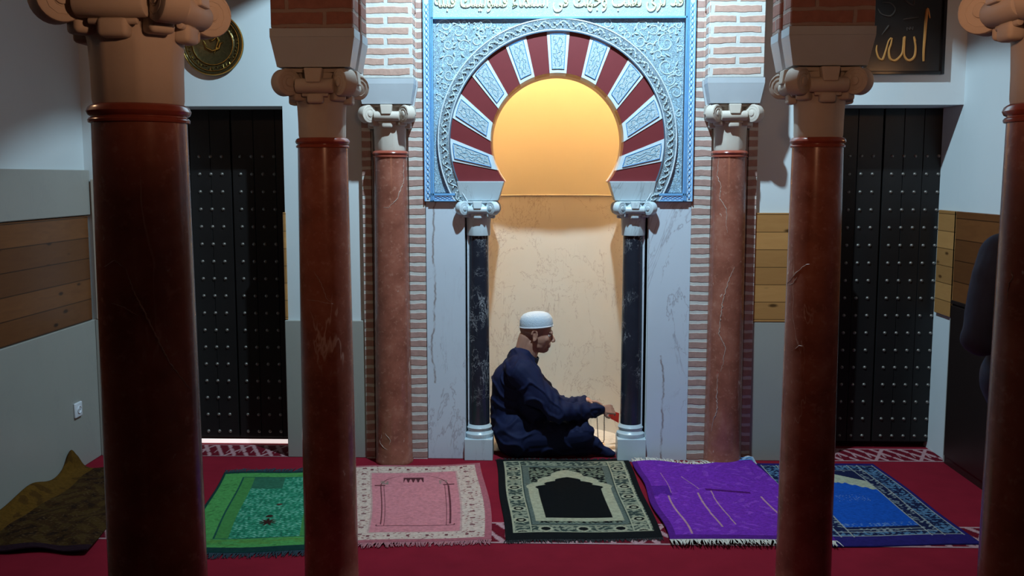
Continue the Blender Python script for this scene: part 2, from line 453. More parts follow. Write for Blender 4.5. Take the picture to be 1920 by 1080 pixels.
# wall over the niche: horseshoe hole
N = 40
def rayrect(a, x0, x1, z0, z1):
    dx, dz = math.cos(a), math.sin(a); ts = []
    if dx > 1e-6: ts.append((x1 - CX) / dx)
    if dx < -1e-6: ts.append((x0 - CX) / dx)
    if dz > 1e-6: ts.append((z1 - CZ) / dz)
    if dz < -1e-6: ts.append((z0 - CZ) / dz)
    t = min(ts); return (CX + dx * t, CZ + dz * t)
ww = (JAMB[0] - .125, JAMB[1] + .125, 1.35, 2.75)
wa = [aJ + (PI - 2 * aJ) * k / N for k in range(N + 1)] + [math.atan2(2.75 - CZ, x - CX) for x in ww[:2]]
wa.sort(reverse=True)
inn = [circ(R_IN + .035, a) for a in wa]; outp = [rayrect(a, *ww) for a in wa]
strip(bm, inn, outp, WY + .04, WY + .12)
box(bm, JAMB[0] - .125, JAMB[1] + .125, WY, WY + .12, 2.74, ZC)
struct('wall_back', bm, M['plaster'])
bm = NB(); box(bm, XL - .1, XR + .1, 7.0, 7.1, 0, ZC); struct('wall_outer', bm, M['plaster'])

# claddings of the side and back walls (the setting's trims)
def trim(n, boxes, mat, bev=.003):
    bm = NB()
    for b in boxes: box(bm, *b)
    if bev: bevel(bm, bev, 1)
    return struct('trim_%d' % n, bm, mat)
e = .03
trim(1, [(XL, XL + e, -1.5, WY - .002, 0, ZD)], M['dado'])
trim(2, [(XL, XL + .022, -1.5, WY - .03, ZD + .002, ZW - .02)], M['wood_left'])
trim(3, [(XL, XL + e, -1.5, WY - .002, ZW - .015, ZL)], M['dado_up'])
trim(4, [(XL + e + .001, DL[0] - .03, WY - .02, WY, 0, ZD)], M['dado'])
trim(5, [(XL + e + .012, XL + e + .16, WY - .022, WY, ZD + .002, at(175, 336, WY).z)], M['wood_pale'])
xpl = W2(686, 500)[0]; xpr = W2(1411, 500)[0]
trim(6, [(DL[1] - .012, xpl, WY - .022, WY, 0, ZD)], M['dado'])
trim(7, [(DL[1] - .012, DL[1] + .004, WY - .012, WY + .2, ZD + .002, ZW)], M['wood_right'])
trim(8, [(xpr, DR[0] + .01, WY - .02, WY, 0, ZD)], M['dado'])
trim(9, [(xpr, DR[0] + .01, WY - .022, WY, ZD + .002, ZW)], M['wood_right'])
trim(10, [(DR[1] - .02, XR, WY - .022, WY, ZD + .03, ZW + .01), (DR[1] - .02, DR[1] - .002, WY - .0221, DY - .05, ZD + .03, ZW + .01)], M['wood_right'])
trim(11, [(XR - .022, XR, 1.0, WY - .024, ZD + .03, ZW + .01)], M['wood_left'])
trim(12, [(DR[1] - .02, XR, WY - .02, WY, 0, ZD + .025)], M['dado'])
# brick strips standing beside the marble, behind the red columns
for k, (a, b) in enumerate(((W2(684, 500)[0], FX[0]), (FX[1], W2(1412, 500)[0]))):
    ca, cb_ = (W2(700, 500)[0], W2(770, 500)[0]) if k == 0 else (W2(1327, 500)[0], W2(1396, 500)[0])
    for j, (p, q) in enumerate(((a, ca), (cb_, b))):
        bm = NB(); box(bm, p, q, WY - .035, WY + .01, 0, ZC - .05); struct('trim_%d' % (19 + 2 * k + j), bm, M['brick_strip'])

# carpet border bands
def band_mesh(name, x0, x1, y0, y1, z, per, n):
    """interlaced pale line pattern woven in the carpet"""
    nx, ny = int((x1 - x0) / .006), max(8, int((y1 - y0) / .006))
    X, Y = np.meshgrid(np.linspace(x0, x1, nx), np.linspace(y0, y1, ny))
    u = (X / per) % 1.0; v = (Y - y0) / (y1 - y0)
    ln = np.zeros_like(X, bool)
    tri = np.abs(u - .5) * 2
    for k in (0, .33, .66):
        t = np.abs(((u + k) % 1.0) - .5) * 2
        ln |= (np.abs(t - v) < .11) & (((np.floor(u * 6) + np.floor(v * 3)) % 2) < 1)
    ln |= (np.abs((u * 3 % 1) - .5) < .06) & (np.abs(v - .5) < .22)
    ln |= (np.abs(tri - v) < .085)
    ln |= (v < .05) | (v > .95)
    col = np.where(ln[..., None], np.array([.62, .34, .36]), np.array([.19, .009, .022]))
    return gridmesh(name, X, Y, np.full_like(X, z), col, M['rug'])
def gridmesh(name, X, Y, Z, col, mat, parent=None, thick=0):
    ny, nx = X.shape
    me = bpy.data.meshes.new(name)
    co = np.stack([X, Y, Z], -1).reshape(-1, 3)
    if parent is not None: co = co - np.array(wloc(parent))
    idx = np.arange(nx * ny).reshape(ny, nx)
    q = np.stack([idx[:-1, :-1], idx[:-1, 1:], idx[1:, 1:], idx[1:, :-1]], -1).reshape(-1, 4)
    c4 = np.concatenate([col.reshape(-1, 3), np.ones((nx * ny, 1))], 1)
    if thick:
        rim = np.concatenate([idx[0, :], idx[1:, -1], idx[-1, -2::-1], idx[-2:0:-1, 0]])
        lo = co[rim].copy(); lo[:, 2] -= thick
        b0 = len(co); nr = len(rim)
        sd = np.stack([rim, b0 + np.arange(nr), b0 + (np.arange(nr) + 1) % nr, np.roll(rim, -1)], -1)
        co = np.concatenate([co, lo]); c4 = np.concatenate([c4, c4[rim]]); q = np.concatenate([q, sd])
    me.vertices.add(len(co)); me.vertices.foreach_set('co', co.ravel())
    me.loops.add(q.size); me.loops.foreach_set('vertex_index', q.ravel())
    me.polygons.add(len(q)); me.polygons.foreach_set('loop_start', np.arange(0, q.size, 4))
    try: me.polygons.foreach_set('loop_total', np.full(len(q), 4))
    except Exception: pass
    me.polygons.foreach_set('use_smooth', np.ones(len(q), bool))
    me.update(calc_edges=True); me.validate()
    a = me.color_attributes.new('Col', 'FLOAT_COLOR', 'POINT'); a.data.foreach_set('color', c4.ravel())
    me.materials.append(mat)
    o = bpy.data.objects.new(name, me); C.objects.link(o)
    if parent is not None: o.parent = parent
    return o
yb0, yb1 = onfloor(930, 1019).y, onfloor(930, 980).y
o = band_mesh('trim_15', XL + .03, XR - .03, yb0, yb1, .002, .30, 0); o['kind'] = 'structure'
o = band_mesh('trim_16', DR[0] + .01, DR[1] + .0, WY - .02, DY - .03, .002, .26, 0); o['kind'] = 'structure'
o = band_mesh('trim_17', DL[0] + .03, DL[1] - .01, WY - .02, DY - .05, .002, .22, 0); o['kind'] = 'structure'

# ------------------------------------------------------------------ doors
def make_door(n, x0, x1, seam, label):
    d = thing('door_%d' % n, label, 'door', ((x0 + x1) / 2, DY, 0)); d['kind'] = 'structure'
    zt = ZT + .02
    limit = 0
    bm = NB(); box(bm, x0 - .02, x1 + .02, DY + .05, DY + .07, 0.02, zt); obj('door_backing', bm, M['door_dark'], d)
    for a, b in ((x0 - .01, seam - .004), (seam + .004, x1 + .01)):
        bm = NB()
        nb = max(2, round((b - a) / .13))
        for i in range(nb):
            xa = a + (b - a) * i / nb; xb = a + (b - a) * (i + 1) / nb
            box(bm, xa + .001, xb - .001, DY, DY + .04, .04, zt)
        bevel(bm, .002, 1)
        leaf = obj('door_leaf', bm, M['door'], d)
        spots = []
        z = .075
        while z < 1.80:
            x = a + .045 if a != seam + .004 else a + .05
            while x < b - .02:
                spots.append((x, z)); x += .068
            z += .1055
        spots.sort(key=lambda s: abs(s[0] - seam) > .30)
        me = None
        for s in spots[:100]:
            if me is None:
                bm = NB(); lathe(bm, [(.0105, 0), (.0105, .002), (.0075, .007), (.004, .0095), (.001, .0105)], 10, M=Matrix.Rotation(PI / 2, 4, 'X'))
                so = obj('stud', bm, M['stud'], leaf, smooth=True, local=True); me = so.data
            else:
                so = bpy.data.objects.new('stud', me); C.objects.link(so); so.parent = leaf
            so.location = Vector((s[0], DY + .0005, s[1])) - wloc(leaf)
        if len(spots) > 100:
            bm = NB()
            for s in spots[100:]:
                lathe(bm, [(.0105, 0), (.0105, .002), (.0075, .007), (.004, .0095), (.001, .0105)], 8, (s[0], DY + .0005, s[1]), M=Matrix.Rotation(PI / 2, 4, 'X'))
            so = obj('stud', bm, M['stud'], leaf, smooth=True); so['kind'] = 'stuff'
    return d
make_door(1, DL[0], DL[1], at(440, 500, DY).x, 'studded near-black double door left of the niche wall, daylight line beneath it')
make_door(2, DR[0], DR[1], at(1647, 500, DY).x, 'studded dark double door right of the niche wall, warm reflection near its top')
bm = NB(); box(bm, DL[0], DL[1] - .01, DY - .012, DY + .0, .002, .026); struct('trim_18', bm, M['gap'])

# ------------------------------------------------------------------ columns
ZN = CAM.z + .112        # bottom of the collar
HC = 2.035 - (ZN + .035) # capital height
def make_column(loc, label, group, zbot=0):
    c = thing('marble_column', label, 'column', loc, group)
    bm = NB()
    prof = [(.108, 0), (.110, .012), (.106, .02)]
    for k in range(1, 15):
        t = k / 14; prof.append((.1055 - .0125 * t ** 1.3, .02 + (ZN - .02) * t))
    lathe(bm, prof, 64); obj('shaft', bm, M['red'], c, smooth=True, local=True)
    bm = NB()
    lathe(bm, [(.0925, ZN - .004), (.0985, ZN - .002), (.0995, ZN + .003), (.0965, ZN + .007), (.0935, ZN + .008), (.0935, ZN + .010),
               (.0985, ZN + .0125), (.102, ZN + .020), (.0985, ZN + .0285), (.0935, ZN + .032), (.090, ZN + .034)], 64)
    obj('collar', bm, M['collar'], c, smooth=True, local=True)
    capital(c, ZN + .034, 1.0)
    return c
def capital(c, z0, k, mat=None):
    mat = mat or M['sand']
    H = HC * k
    cap = None
    bm = NB()
    # bell with eight faceted smooth leaves
    lathe(bm, [(.086 * k, z0), (.088 * k, z0 + .01 * k), (.0885 * k, z0 + .06 * k), (.091 * k, z0 + .12 * k), (.098 * k, z0 + .155 * k), (.105 * k, z0 + .17 * k)], 64, lobe=-.035, lobes=8)
    lathe(bm, [(.105 * k, z0 + .165 * k), (.112 * k, z0 + .180 * k), (.104 * k, z0 + .195 * k), (.095 * k, z0 + H - .012 * k)], 40)
    cap = obj('capital', bm, mat, c, smooth=True, local=True, angle=30)
    # abacus
    bm = NB()
    a = .112 * k; pts = []
    for s in range(4):
        for j in range(9):
            t = j / 9 * 2 - 1; ins = .020 * k * (1 - t * t)
            x, y = t * a, -(a - ins)
            for _ in range(s): x, y = -y, x
            pts.append((x, y))
    lo = [bm.verts.new((x, y, z0 + H - .013 * k)) for x, y in pts]; hi = [bm.verts.new((x, y, z0 + H)) for x, y in pts]
    bm.faces.new(list(reversed(lo))); bm.faces.new(hi)
    for i in range(len(pts)): bm.faces.new([lo[i], lo[(i + 1) % len(pts)], hi[(i + 1) % len(pts)], hi[i]])
    obj('abacus', bm, mat, cap, local=True)
    zc = z0 + H - .051 * k
    for s in range(4):
        R = Matrix.Rotation(s * PI / 2, 4, 'Z')
        bm = NB()     # corner volute: a thick spiral disc on the diagonal
        d = Vector((1, -1, 0)).normalized(); nrm = Vector((1, 1, 0)).normalized()
        ctr = d * .152 * k + Vector((0, 0, zc))
        cyl(bm, ctr - nrm * .026 * k, ctr + nrm * .026 * k, .049 * k, n=28, round_=.006 * k)
        cyl(bm, ctr - nrm * .031 * k, ctr + nrm * .031 * k, .016 * k, n=16, round_=.003 * k)
        q0 = d * .075 * k + Vector((0, 0, z0 + .165 * k)); q1 = d * .125 * k + Vector((0, 0, zc + .012 * k))
        capsule(bm, q0, q1, .022 * k, .030 * k, 12)
        for side in (-1, 1):
            pts = []
            for j in range(26):
                a2 = j / 25 * 2.2 * 2 * PI; rr = .045 * k * (1 - j / 25 * .72)
                pts.append(ctr + nrm * side * .026 * k + d * rr * math.cos(a2) + Vector((0, 0, rr * math.sin(a2))))
            tube(bm, pts, .0014 * k, 5)
        bmesh.ops.transform(bm, matrix=R, verts=bm.verts)
        obj('volute', bm, mat, cap, smooth=True, local=True)
        bm = NB()     # bolster between the volutes with the centre tab
        cyl(bm, (-.070 * k, -.112 * k, zc - .012 * k), (.070 * k, -.112 * k, zc - .012 * k), .027 * k, n=24, round_=.006 * k)
        cyl(bm, (-.048 * k, -.107 * k, zc - .044 * k), (.048 * k, -.107 * k, zc - .044 * k), .007 * k, n=12, round_=.002 * k)
        bmesh.ops.transform(bm, matrix=R, verts=bm.verts)
        obj('bolster', bm, mat, cap, smooth=True, local=True)
        bm = NB(); frus(bm, (-.026 * k, .026 * k, -.146 * k, -.10 * k), (-.034 * k, .034 * k, -.140 * k, -.10 * k), zc - .002 * k, z0 + H - .001)
        bevel(bm, .004 * k, 2)
        bmesh.ops.transform(bm, matrix=R, verts=bm.verts); obj('centre_tab', bm, mat, cap, local=True)
    for s in range(8):
        R = Matrix.Rotation(s * PI / 4 + PI / 8 * 0, 4, 'Z')
        bm = NB()
        lw = .026 * k if s % 2 else .030 * k
        dz = .004 * k if s % 2 else -.006 * k
        rr = .010 * k if s % 2 else 0
        box(bm, -lw, lw, -(.120 * k + rr), -.085 * k, z0 + .128 * k + dz, z0 + .166 * k + dz)
        bevel(bm, .010 * k, 3)
        bmesh.ops.transform(bm, matrix=R, verts=bm.verts); obj('leaf_tip', bm, mat, cap, smooth=True, local=True)
    return cap
XC = (-.822, 1.036); XB = (-.839, 1.053); YR = (2.03, 3.75, 5.565)
c0 = make_column((XC[0], YR[0], 0), 'thick red marble column at the far left foreground, pale stone capital', None)
cols = [(XC[1], YR[0], 'red marble column cut by the right edge of the picture'),
        (XC[0], YR[1], 'dark red marble column in the middle row, left, in front of the green rug'),
        (XC[1], YR[1], 'dark red marble column in the middle row, right, over the blue and purple rugs'),
        (XB[0], YR[2], 'veined red marble column against the brick left of the niche'),
        (XB[1], YR[2], 'red marble column with long white vein against the brick right of the niche')]
for x, y, lab in cols:
    c = copy_tree(c0); c.location = (x, y, 0); c['label'] = lab
    c.rotation_euler.z = 0

def vein(col, pts, rad=.0022):
    cx, cy = col.location.x, col.location.y; P = []; Q = []
    for i in range(len(pts) - 1):
        (a, b), (c_, d_) = pts[i], pts[i + 1]; k = max(2, int(math.hypot(c_ - a, d_ - b) / 3))
        for j in range(k): Q.append((a + (c_ - a) * j / k + random.uniform(-1, 1), b + (d_ - b) * j / k))
    for px, py in Q:
        d = ray(px, py); ox, oy = -cx, -cy; r = .0995
        for _ in range(3):
            A = d.x ** 2 + d.y ** 2; B = 2 * (ox * d.x + oy * d.y); D = B * B - 4 * A * (ox * ox + oy * oy - r * r)
            if D < 0: break
            t = (-B - math.sqrt(D)) / (2 * A); z = CAM.z + d.z * t
            r = .1055 - .0125 * max(0, z / ZN) ** 1.3 
        if D >= 0: P.append(Vector((d.x * t, d.y * t, z)))
    if len(P) < 3: return
    n = len(P)
    bm = NB(); tube(bm, P, [rad * (.25 + random.uniform(.3, 1.0) * math.sin(PI * (i + .5) / n)) for i in range(n)], 5)
    o = obj('pale_vein', bm, M['vein'], col); return o
cs = {}
for o in list(C.objects):
    if o.name.startswith('marble_column'): cs[(o.location.x > 0, round(o.location.y, 1))] = o
for k_ in (True, False): cs[(k_, 5.5)] = cs[(k_, 5.6)]
random.seed(11)
M['vein'] = plain('pale_marble_vein', (.42, .30, .25), .35, var=.2, scale=60)
vein(cs[(True, 5.5)], [(1348, 292), (1345, 330), (1352, 350), (1350, 372), (1362, 392), (1362, 420), (1364, 440)], .0030)
vein(cs[(True, 5.5)], [(1378, 500), (1368, 520), (1356, 560), (1352, 590), (1348, 625), (1360, 650), (1356, 680), (1350, 700)], .0036)
vein(cs[(True, 5.5)], [(1346, 700), (1344, 740), (1345, 770), (1337, 790), (1332, 812)], .0036)
vein(cs[(False, 5.5)], [(756, 300), (757, 340), (745, 372), (728, 390), (716, 388)], .0028)
vein(cs[(False, 5.5)], [(716, 815), (712, 828), (720, 840), (730, 845)], .0028); vein(cs[(False, 5.5)], [(722, 812), (732, 826), (728, 838)], .0022)
vein(cs[(True, 3.8)], [(1472, 545), (1478, 530), (1490, 515), (1502, 503), (1512, 496), (1522, 495)], .0024)
vein(cs[(True, 3.8)], [(1478, 536), (1488, 530), (1496, 517)], .0018); vein(cs[(True, 3.8)], [(1490, 655), (1498, 648), (1508, 650)], .0014)
vein(cs[(False, 3.8)], [(588, 510), (602, 530), (612, 560), (622, 568)], .0016); vein(cs[(False, 3.8)], [(575, 562), (596, 564), (610, 568), (628, 570)], .0014)
vein(cs[(False, 2.0)], [(236, 505), (248, 540), (268, 580), (290, 625), (318, 680), (358, 732)], .0020)
vein(cs[(False, 2.0)], [(208, 568), (232, 576), (262, 594)], .0012); vein(cs[(False, 2.0)], [(196, 500), (215, 488), (236, 505)], .0010)
vein(cs[(True, 2.0)], [(1888, 560), (1892, 530), (1900, 520), (1894, 505)], .0020)
# piers over the capitals
ZI = 2.037
def pier(x, y, lab, back=False):
    t = thing('brick_pier', lab, 'pier', (x, y, ZI))
    mat = M['brick'] if back else M['brick_shaded']
    hx0, hx1, hy, hy1 = .133, .149, .125, .14
    g = .028
    zt = 2.75 if back else 2.54
    zi1 = ZI + .105; zi2 = zi1 + .03
    yb = WY - .036 - y if back else hy1 + .02
    bm = NB()
    box(bm, x - hx1 + g, x + hx1 - g, y - hy1 + .02, y + (yb if back else hy1 - .02), zi1, zt)
    core = obj('brick_core', bm, M['brick_shaded'], t)
    plates = [(-hy1, -hy1 + .115)] + ([(.03, yb)] if back else [(hy1 - .115, hy1)])
    for a, b in plates:
        bm = NB(); box(bm, x - hx1, x + hx1, y + a, y + b, zi2, zt); bevel(bm, .004, 1); obj('brick_face', bm, mat, t)
        bm = NB(); a0 = a + .012 if a < 0 else a
        b0 = b - .012 if a > 0 and not back else b
        frus(bm, (x - hx0, x + hx0, y + a0, y + b0), (x - hx1 - .004, x + hx1 + .004, y + a - .003, y + b), ZI, zi1)
        box(bm, x - hx1 - .004, x + hx1 + .004, y + a - .003, y + b, zi1 + .0005, zi2)
        obj('impost', bm, M['impost'], t)
    bm = NB(); box(bm, x - hx0 + g, x + hx0 - g, y - hy + .03, y + (yb if back else hy - .03), ZI, zi1); obj('impost_core', bm, M['impost'], t)
    return t
pier(XC[0], YR[1], 'shaded brick pier on the left column of the middle row')
pier(XC[1], YR[1], 'shaded brick pier on the right column of the middle row')
pier(XB[0], YR[2], 'pale mortared brick pier above the red column left of the niche', True)
pier(XB[1], YR[2], 'pale mortared brick pier above the red column right of the niche', True)
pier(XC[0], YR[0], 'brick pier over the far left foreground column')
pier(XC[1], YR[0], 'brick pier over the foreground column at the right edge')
# arcade walls over the piers (lengthwise arches between the columns)
def arcade(name, x):
    bm = NB(); hw = .130; R = .72; zs = 2.542; top = ZC - .002
    ys = [-.0 + .29] + list(YR)
    def seg(y0, y1):
        mid = (y0 + y1) / 2; r = (y1 - y0) / 2 - .119; n = 20
        inn = [(mid - r * math.cos(PI * k / n), zs + r * math.sin(PI * k / n)) for k in range(n + 1)]
        ou = [(mid - r * math.cos(PI * k / n), top) for k in range(n + 1)]
        vs = [[bm.verts.new((xx, yy, zz)) for yy, zz in pl] for pl in (inn, ou) for xx in (x - hw, x + hw)]
        i0, i1, o0, o1 = vs
        for k in range(n):
            for a, b in ((i0, o0), (o1, i1), (i1, i0)): bm.faces.new([a[k], b[k], b[k + 1], a[k + 1]])
    for a, b in zip(ys[:-1], ys[1:]): seg(a, b)
    for y in ys: box(bm, x - hw, x + hw, y - .12, min(y + .12, WY - .037), zs, top)
    box(bm, x - hw, x + hw, -1.58, ys[0] - .14, 0, top)
    box(bm, x - hw, x + hw, ys[0] - .14, ys[0] + .14, 0, zs)
    struct(name, bm, M['brick_shaded'])
arcade('wall_arcade_left', XC[0]); arcade('wall_arcade_right', XC[1])

# ------------------------------------------------------------------ mihrab
mih = thing('prayer_niche', 'horseshoe arched prayer niche with red and white voussoirs and carved blue-white stucco', 'prayer niche', (CX, WY, 0))
Y0, Y1 = WY - .045, WY + .12
# lining
def lining():
    r = .47; cx = (JAMB[0] + JAMB[1]) / 2; cy = WY + .32; n = 28
    def ringpts(inset=0):
        pts = [(cx - r, WY + .10)]
        for k in range(n + 1):
            a = PI - PI * k / n; pts.append((cx + r * math.cos(a), cy + .42 * math.sin(a)))
        pts.append((cx + r, WY + .10)); return pts
    P = ringpts(); zm = W2(1044, 367, 6.2)[1]
    for nm, z0, z1, mat, k in (('marble_lining', 0.0, zm - .004, M['niche_marble'], 1.0), ('plaster_lining', zm + .002, 4.0, M['niche'], 1.004)):
        bm = NB()
        a = [bm.verts.new((x, y, z0)) for x, y in P]; b = [bm.verts.new((x, y, z1)) for x, y in P]
        a2 = [bm.verts.new((cx + (x - cx) * 1.06, cy + (y - cy) * 1.06, z0)) for x, y in P]; b2 = [bm.verts.new((cx + (x - cx) * 1.06, cy + (y - cy) * 1.06, z1)) for x, y in P]
        for i in range(len(P) - 1):
            for p, q in ((a, b), (b, b2), (b2, a2), (a2, a)): bm.faces.new([p[i], p[i + 1], q[i + 1], q[i]])
        obj(nm, bm, mat, mih, smooth=True, recalc=True)
    bm = NB(); box(bm, cx - r * 1.06, cx + r * 1.06, WY + .12, cy + .45, 4.0, 4.03); obj('niche_ceiling', bm, M['niche'], mih)
    bm = NB(); box(bm, JAMB[0] - .02, JAMB[1] + .02, WY + .13, cy + .40, .001, .006); obj('niche_floor', bm, M['niche_marble'], mih)
    bm = NB(); bmj = [(zm - .004, zm + .002)]
    pts = [Vector((cx + (x - cx) * .998, cy + (y - cy) * .998, zm)) for x, y in P]
    tube(bm, pts, .0035, 6); obj('joint_moulding', bm, M['niche_marble'], mih, smooth=True)
lining()
# voussoirs
JX, JZ = W2(1045, 341)
def hit(phi, R):
    d = Vector((math.cos(phi), math.sin(phi))); o = Vector((JX - CX, JZ - CZ)); b = o.dot(d); c = o.dot(o) - R * R
    t = -b + math.sqrt(b * b - c); return (JX + d.x * t, JZ + d.y * t)
half = [0, 11.1, 22, 31.2, 42.1, 50.8, 60, 68.7, 77.4, 85.6]
js = half + [180 - h for h in reversed(half)]
for i in range(len(js) - 1):
    a, b = math.radians(js[i]), math.radians(js[i + 1]); n = 6
    red = i % 2 == 0
    inn = [hit(a + (b - a) * k / n, R_IN) for k in range(n + 1)]; ou = [hit(a + (b - a) * k / n, R_V) for k in range(n + 1)]
    bm = NB(); yf = Y0 + (.004 if red else .0)
    strip(bm, inn, ou, yf, Y1)
    v = obj('voussoir', bm, M['vous_red'] if red else M['stucco_line'], mih)
    v['label'] = 'deep red plain voussoir' if red else 'white carved voussoir'
    if not red:
        # carved field inset in a plain margin
        ma = (b - a) * .16
        ri, ro = R_IN + .022, R_V - .016
        inn = [hit(a + ma + (b - a - 2 * ma) * k / n, ri) for k in range(n + 1)]; ou = [hit(a + ma + (b - a - 2 * ma) * k / n, ro) for k in range(n + 1)]
        bm = NB(); strip(bm, inn, ou, yf - .004, yf + .002); obj('carved_field', bm, M['stucco_white'], v)
        bm = NB()
        loop = inn + ou[::-1]
        tube(bm, [Vector((x, yf - .004, z)) for x, z in loop], .0022, 5, closed=True)
        obj('blue_outline', bm, M['blue_line'], v)
        bm = NB()
        for q, fr_, am_ in ((.27, 3.1, .09), (.5, 2.2, .11), (.73, 3.6, .09)):
            L_ = []
            for k in range(61):
                t = k / 60; th_ = q + am_ * math.sin(t * fr_ * 2 * PI + i * 1.3 + q * 9) + .05 * math.sin(t * 31 + i)
                rr = ri + (ro - ri) * (.08 + .84 * t + .03 * math.sin(t * 40 + q * 7))
                x, z = hit(a + ma + (b - a - 2 * ma) * th_, rr); L_.append(Vector((x, yf - .004, z)))
            tube(bm, L_, [.0012 + .0012 * abs(math.sin(k * .55)) for k in range(61)], 4)
        obj('carved_scroll', bm, M['scroll_blue'], v)
aS = arcdeg(R_IN, ZJ)
bm = NB(); strip(bm, [circ(R_IN + .001, PI - aS - (PI - 2 * aS) * k / 60) for k in range(61)], [circ(R_IN + .06, PI - aS - (PI - 2 * aS) * k / 60) for k in range(61)], WY + .121, WY + .29)
obj('arch_soffit', bm, M['soffit'], mih, smooth=True)
# archivolt band, with scroll relief
def arc_pts(R, n, ztop=ZB, extra=0):
    a0 = arcdeg(R, ztop); return [circ(R, PI - a0 - (PI - 2 * a0) * k / n) for k in range(n + 1)]
n = 72
bm = NB(); strip(bm, arc_pts(R_V + .004, n), arc_pts(R_O, n), Y0 - .006, WY)
arch = obj('arch_band', bm, M['stucco_band'], mih)
bm = NB(); strip(bm, arc_pts(R_V - .001, n, ZJ), arc_pts(R_V + .0045, n, ZJ), Y0 - .016, Y0 + .01); obj('band_edge', bm, plain('dark_blue_line', (.09, .15, .22), .5), arch)
bm = NB()
for R, r in ((R_V + .008, .0035), (R_O - .001, .0042)):
    tube(bm, [Vector((x, Y0 - .006, z)) for x, z in arc_pts(R, n)], r, 6)
obj('edge_bead', bm, M['stucco_line'], arch, smooth=True)
bm = NB()
Rm = (R_V + R_O) / 2 + .001; aa = arcdeg(Rm, ZB); pts = []; nn = 520; am = (R_O - R_V) * .26
for k in range(nn + 1):
    a = PI - aa - (PI - 2 * aa) * k / nn; s = a * Rm
    pts.append(Vector((*circ(Rm + am * math.sin(s * 60), a),))); 
tube(bm, [Vector((p.x, Y0 - .007, p.y)) for p in pts], .0038, 5)
for k in range(0, 78):
    a = PI - aa - (PI - 2 * aa) * (k + .5) / 78
    for sg in (1, -1):
        p = circ(Rm + sg * am * .75, a + .012 * sg); q = circ(Rm - sg * am * .1, a - .022)
        tube(bm, [Vector((p[0], Y0 - .007, p[1])), Vector(((p[0] + q[0]) / 2, Y0 - .012, (p[1] + q[1]) / 2)), Vector((q[0], Y0 - .007, q[1]))], [.0015, .005, .001], 5)
obj('scroll_relief', bm, M['band_relief'], arch, smooth=True)
# spandrel
ix0, ix1 = W2(815, 250)[0], W2(1278, 250)[0]; izt = W2(1045, 36)[1]; izb = W2(1045, 361)[1]
def rayrect(a, x0, x1, z0, z1):
    dx, dz = math.cos(a), math.sin(a); ts = []
    if dx > 1e-6: ts.append((x1 - CX) / dx)
    if dx < -1e-6: ts.append((x0 - CX) / dx)
    if dz > 1e-6: ts.append((z1 - CZ) / dz)
    if dz < -1e-6: ts.append((z0 - CZ) / dz)
    t = min(ts); return (CX + dx * t, CZ + dz * t)
a0 = arcdeg(R_O, izb) + 1e-4
angs = [a0 + (PI - 2 * a0) * k / 90 for k in range(91)]
for x, z in ((ix0, izt), (ix1, izt), (ix0, izb), (ix1, izb)): 
    an = math.atan2(z - CZ, x - CX)
    if an < -PI / 2: an += 2 * PI
    if a0 < an < PI - a0: angs.append(an)
angs.sort(reverse=True)
bm = NB(); strip(bm, [circ(R_O, a) for a in angs], [rayrect(a, ix0, ix1, izb, izt) for a in angs], Y0 + .012, WY)
sp = obj('carved_spandrel', bm, M['stucco'], mih)
# vine scrolls standing out of the spandrel
bm = NB(); random.seed(3)
def inside(x, z, m=.012): return ix0 + m < x < ix1 - m and izb + m < z < izt - m and math.hypot(x - CX, z - CZ) > R_O + m
cand = []
for _ in range(4000):
    x = random.uniform(ix0, ix1); z = random.uniform(izb, izt); r = random.uniform(.018, .055)
    if inside(x, z, r * .9) and all(math.hypot(x - a, z - b) > (r + c) * .86 for a, b, c in cand): cand.append((x, z, r))
for x, z, r in cand:
    ph = random.uniform(0, 2 * PI); sg = random.choice((1, -1)); pts = []
    for j in range(22):
        a = ph + sg * j / 21 * 3.6 * PI / 1.4; rr = r * (1 - j / 21 * .8)
        pts.append(Vector((x + rr * math.cos(a), Y0 + .012, z + rr * math.sin(a))))
    tube(bm, pts, [.0014 + .0026 * math.sin(PI * min(1, (j + 3) / 24)) for j in range(22)], 5)
    for j in range(4):
        a = ph + j * 1.7; p = Vector((x + r * math.cos(a), Y0 + .012, z + r * math.sin(a))); q = Vector((x + r * 1.45 * math.cos(a + .5), Y0 + .010, z + r * 1.45 * math.sin(a + .5)))
        if inside(q.x, q.z): tube(bm, [p, (p + q) / 2 + Vector((0, -.003, 0)), q], [.002, .0052, .001], 5)
obj('vine_relief', bm, M['band_relief'], sp, smooth=True)
# frame mouldings around the panel
ztf = 2.9
bm = NB()
xa, xb = circ(R_O, PI - arcdeg(R_O, ZB))[0], circ(R_O, arcdeg(R_O, ZB))[0]
frms = []
for a, b, c_, d_ in ((FX[0], ix0 - .012, ix0 - .012, xa), (ix1 + .012, FX[1], xb, ix1 + .012)):
    bm = NB(); box(bm, a, b, WY - .05, WY, ZB, ztf); box(bm, c_, d_, WY - .05, WY, ZB, izb - .012); frms.append(obj('panel_frame', bm, M['frame_ground'], mih))
frm = frms[0]
for (xs, s), fk in zip(((FX[0], 1), (FX[1], -1)), frms):
    bm = NB()
    for d, r in ((.0025, .0025), (.036, .002), (.043, .0022), (.051, .0028)):
        box(bm, min(xs + s * d - r, xs + s * d + r), max(xs + s * d - r, xs + s * d + r), WY - .056, WY - .04, ZB, ztf)
    a, b = (FX[0] + .03, xa + .003) if s > 0 else (xb - .003, FX[1] - .03)
    for z, r in ((ZB + .003, .003), (izb - .010, .006)): box(bm, a, b, WY - .056, WY - .04, z - r, z + r)
    obj('blue_moulding', bm, M['blue_frame'], fk)
bm = NB(); box(bm, ix0 - .012, ix1 + .012, WY - .056, WY - .02, izt - .004, izt + .006); obj('cross_moulding', bm, M['blue_frame'], mih)
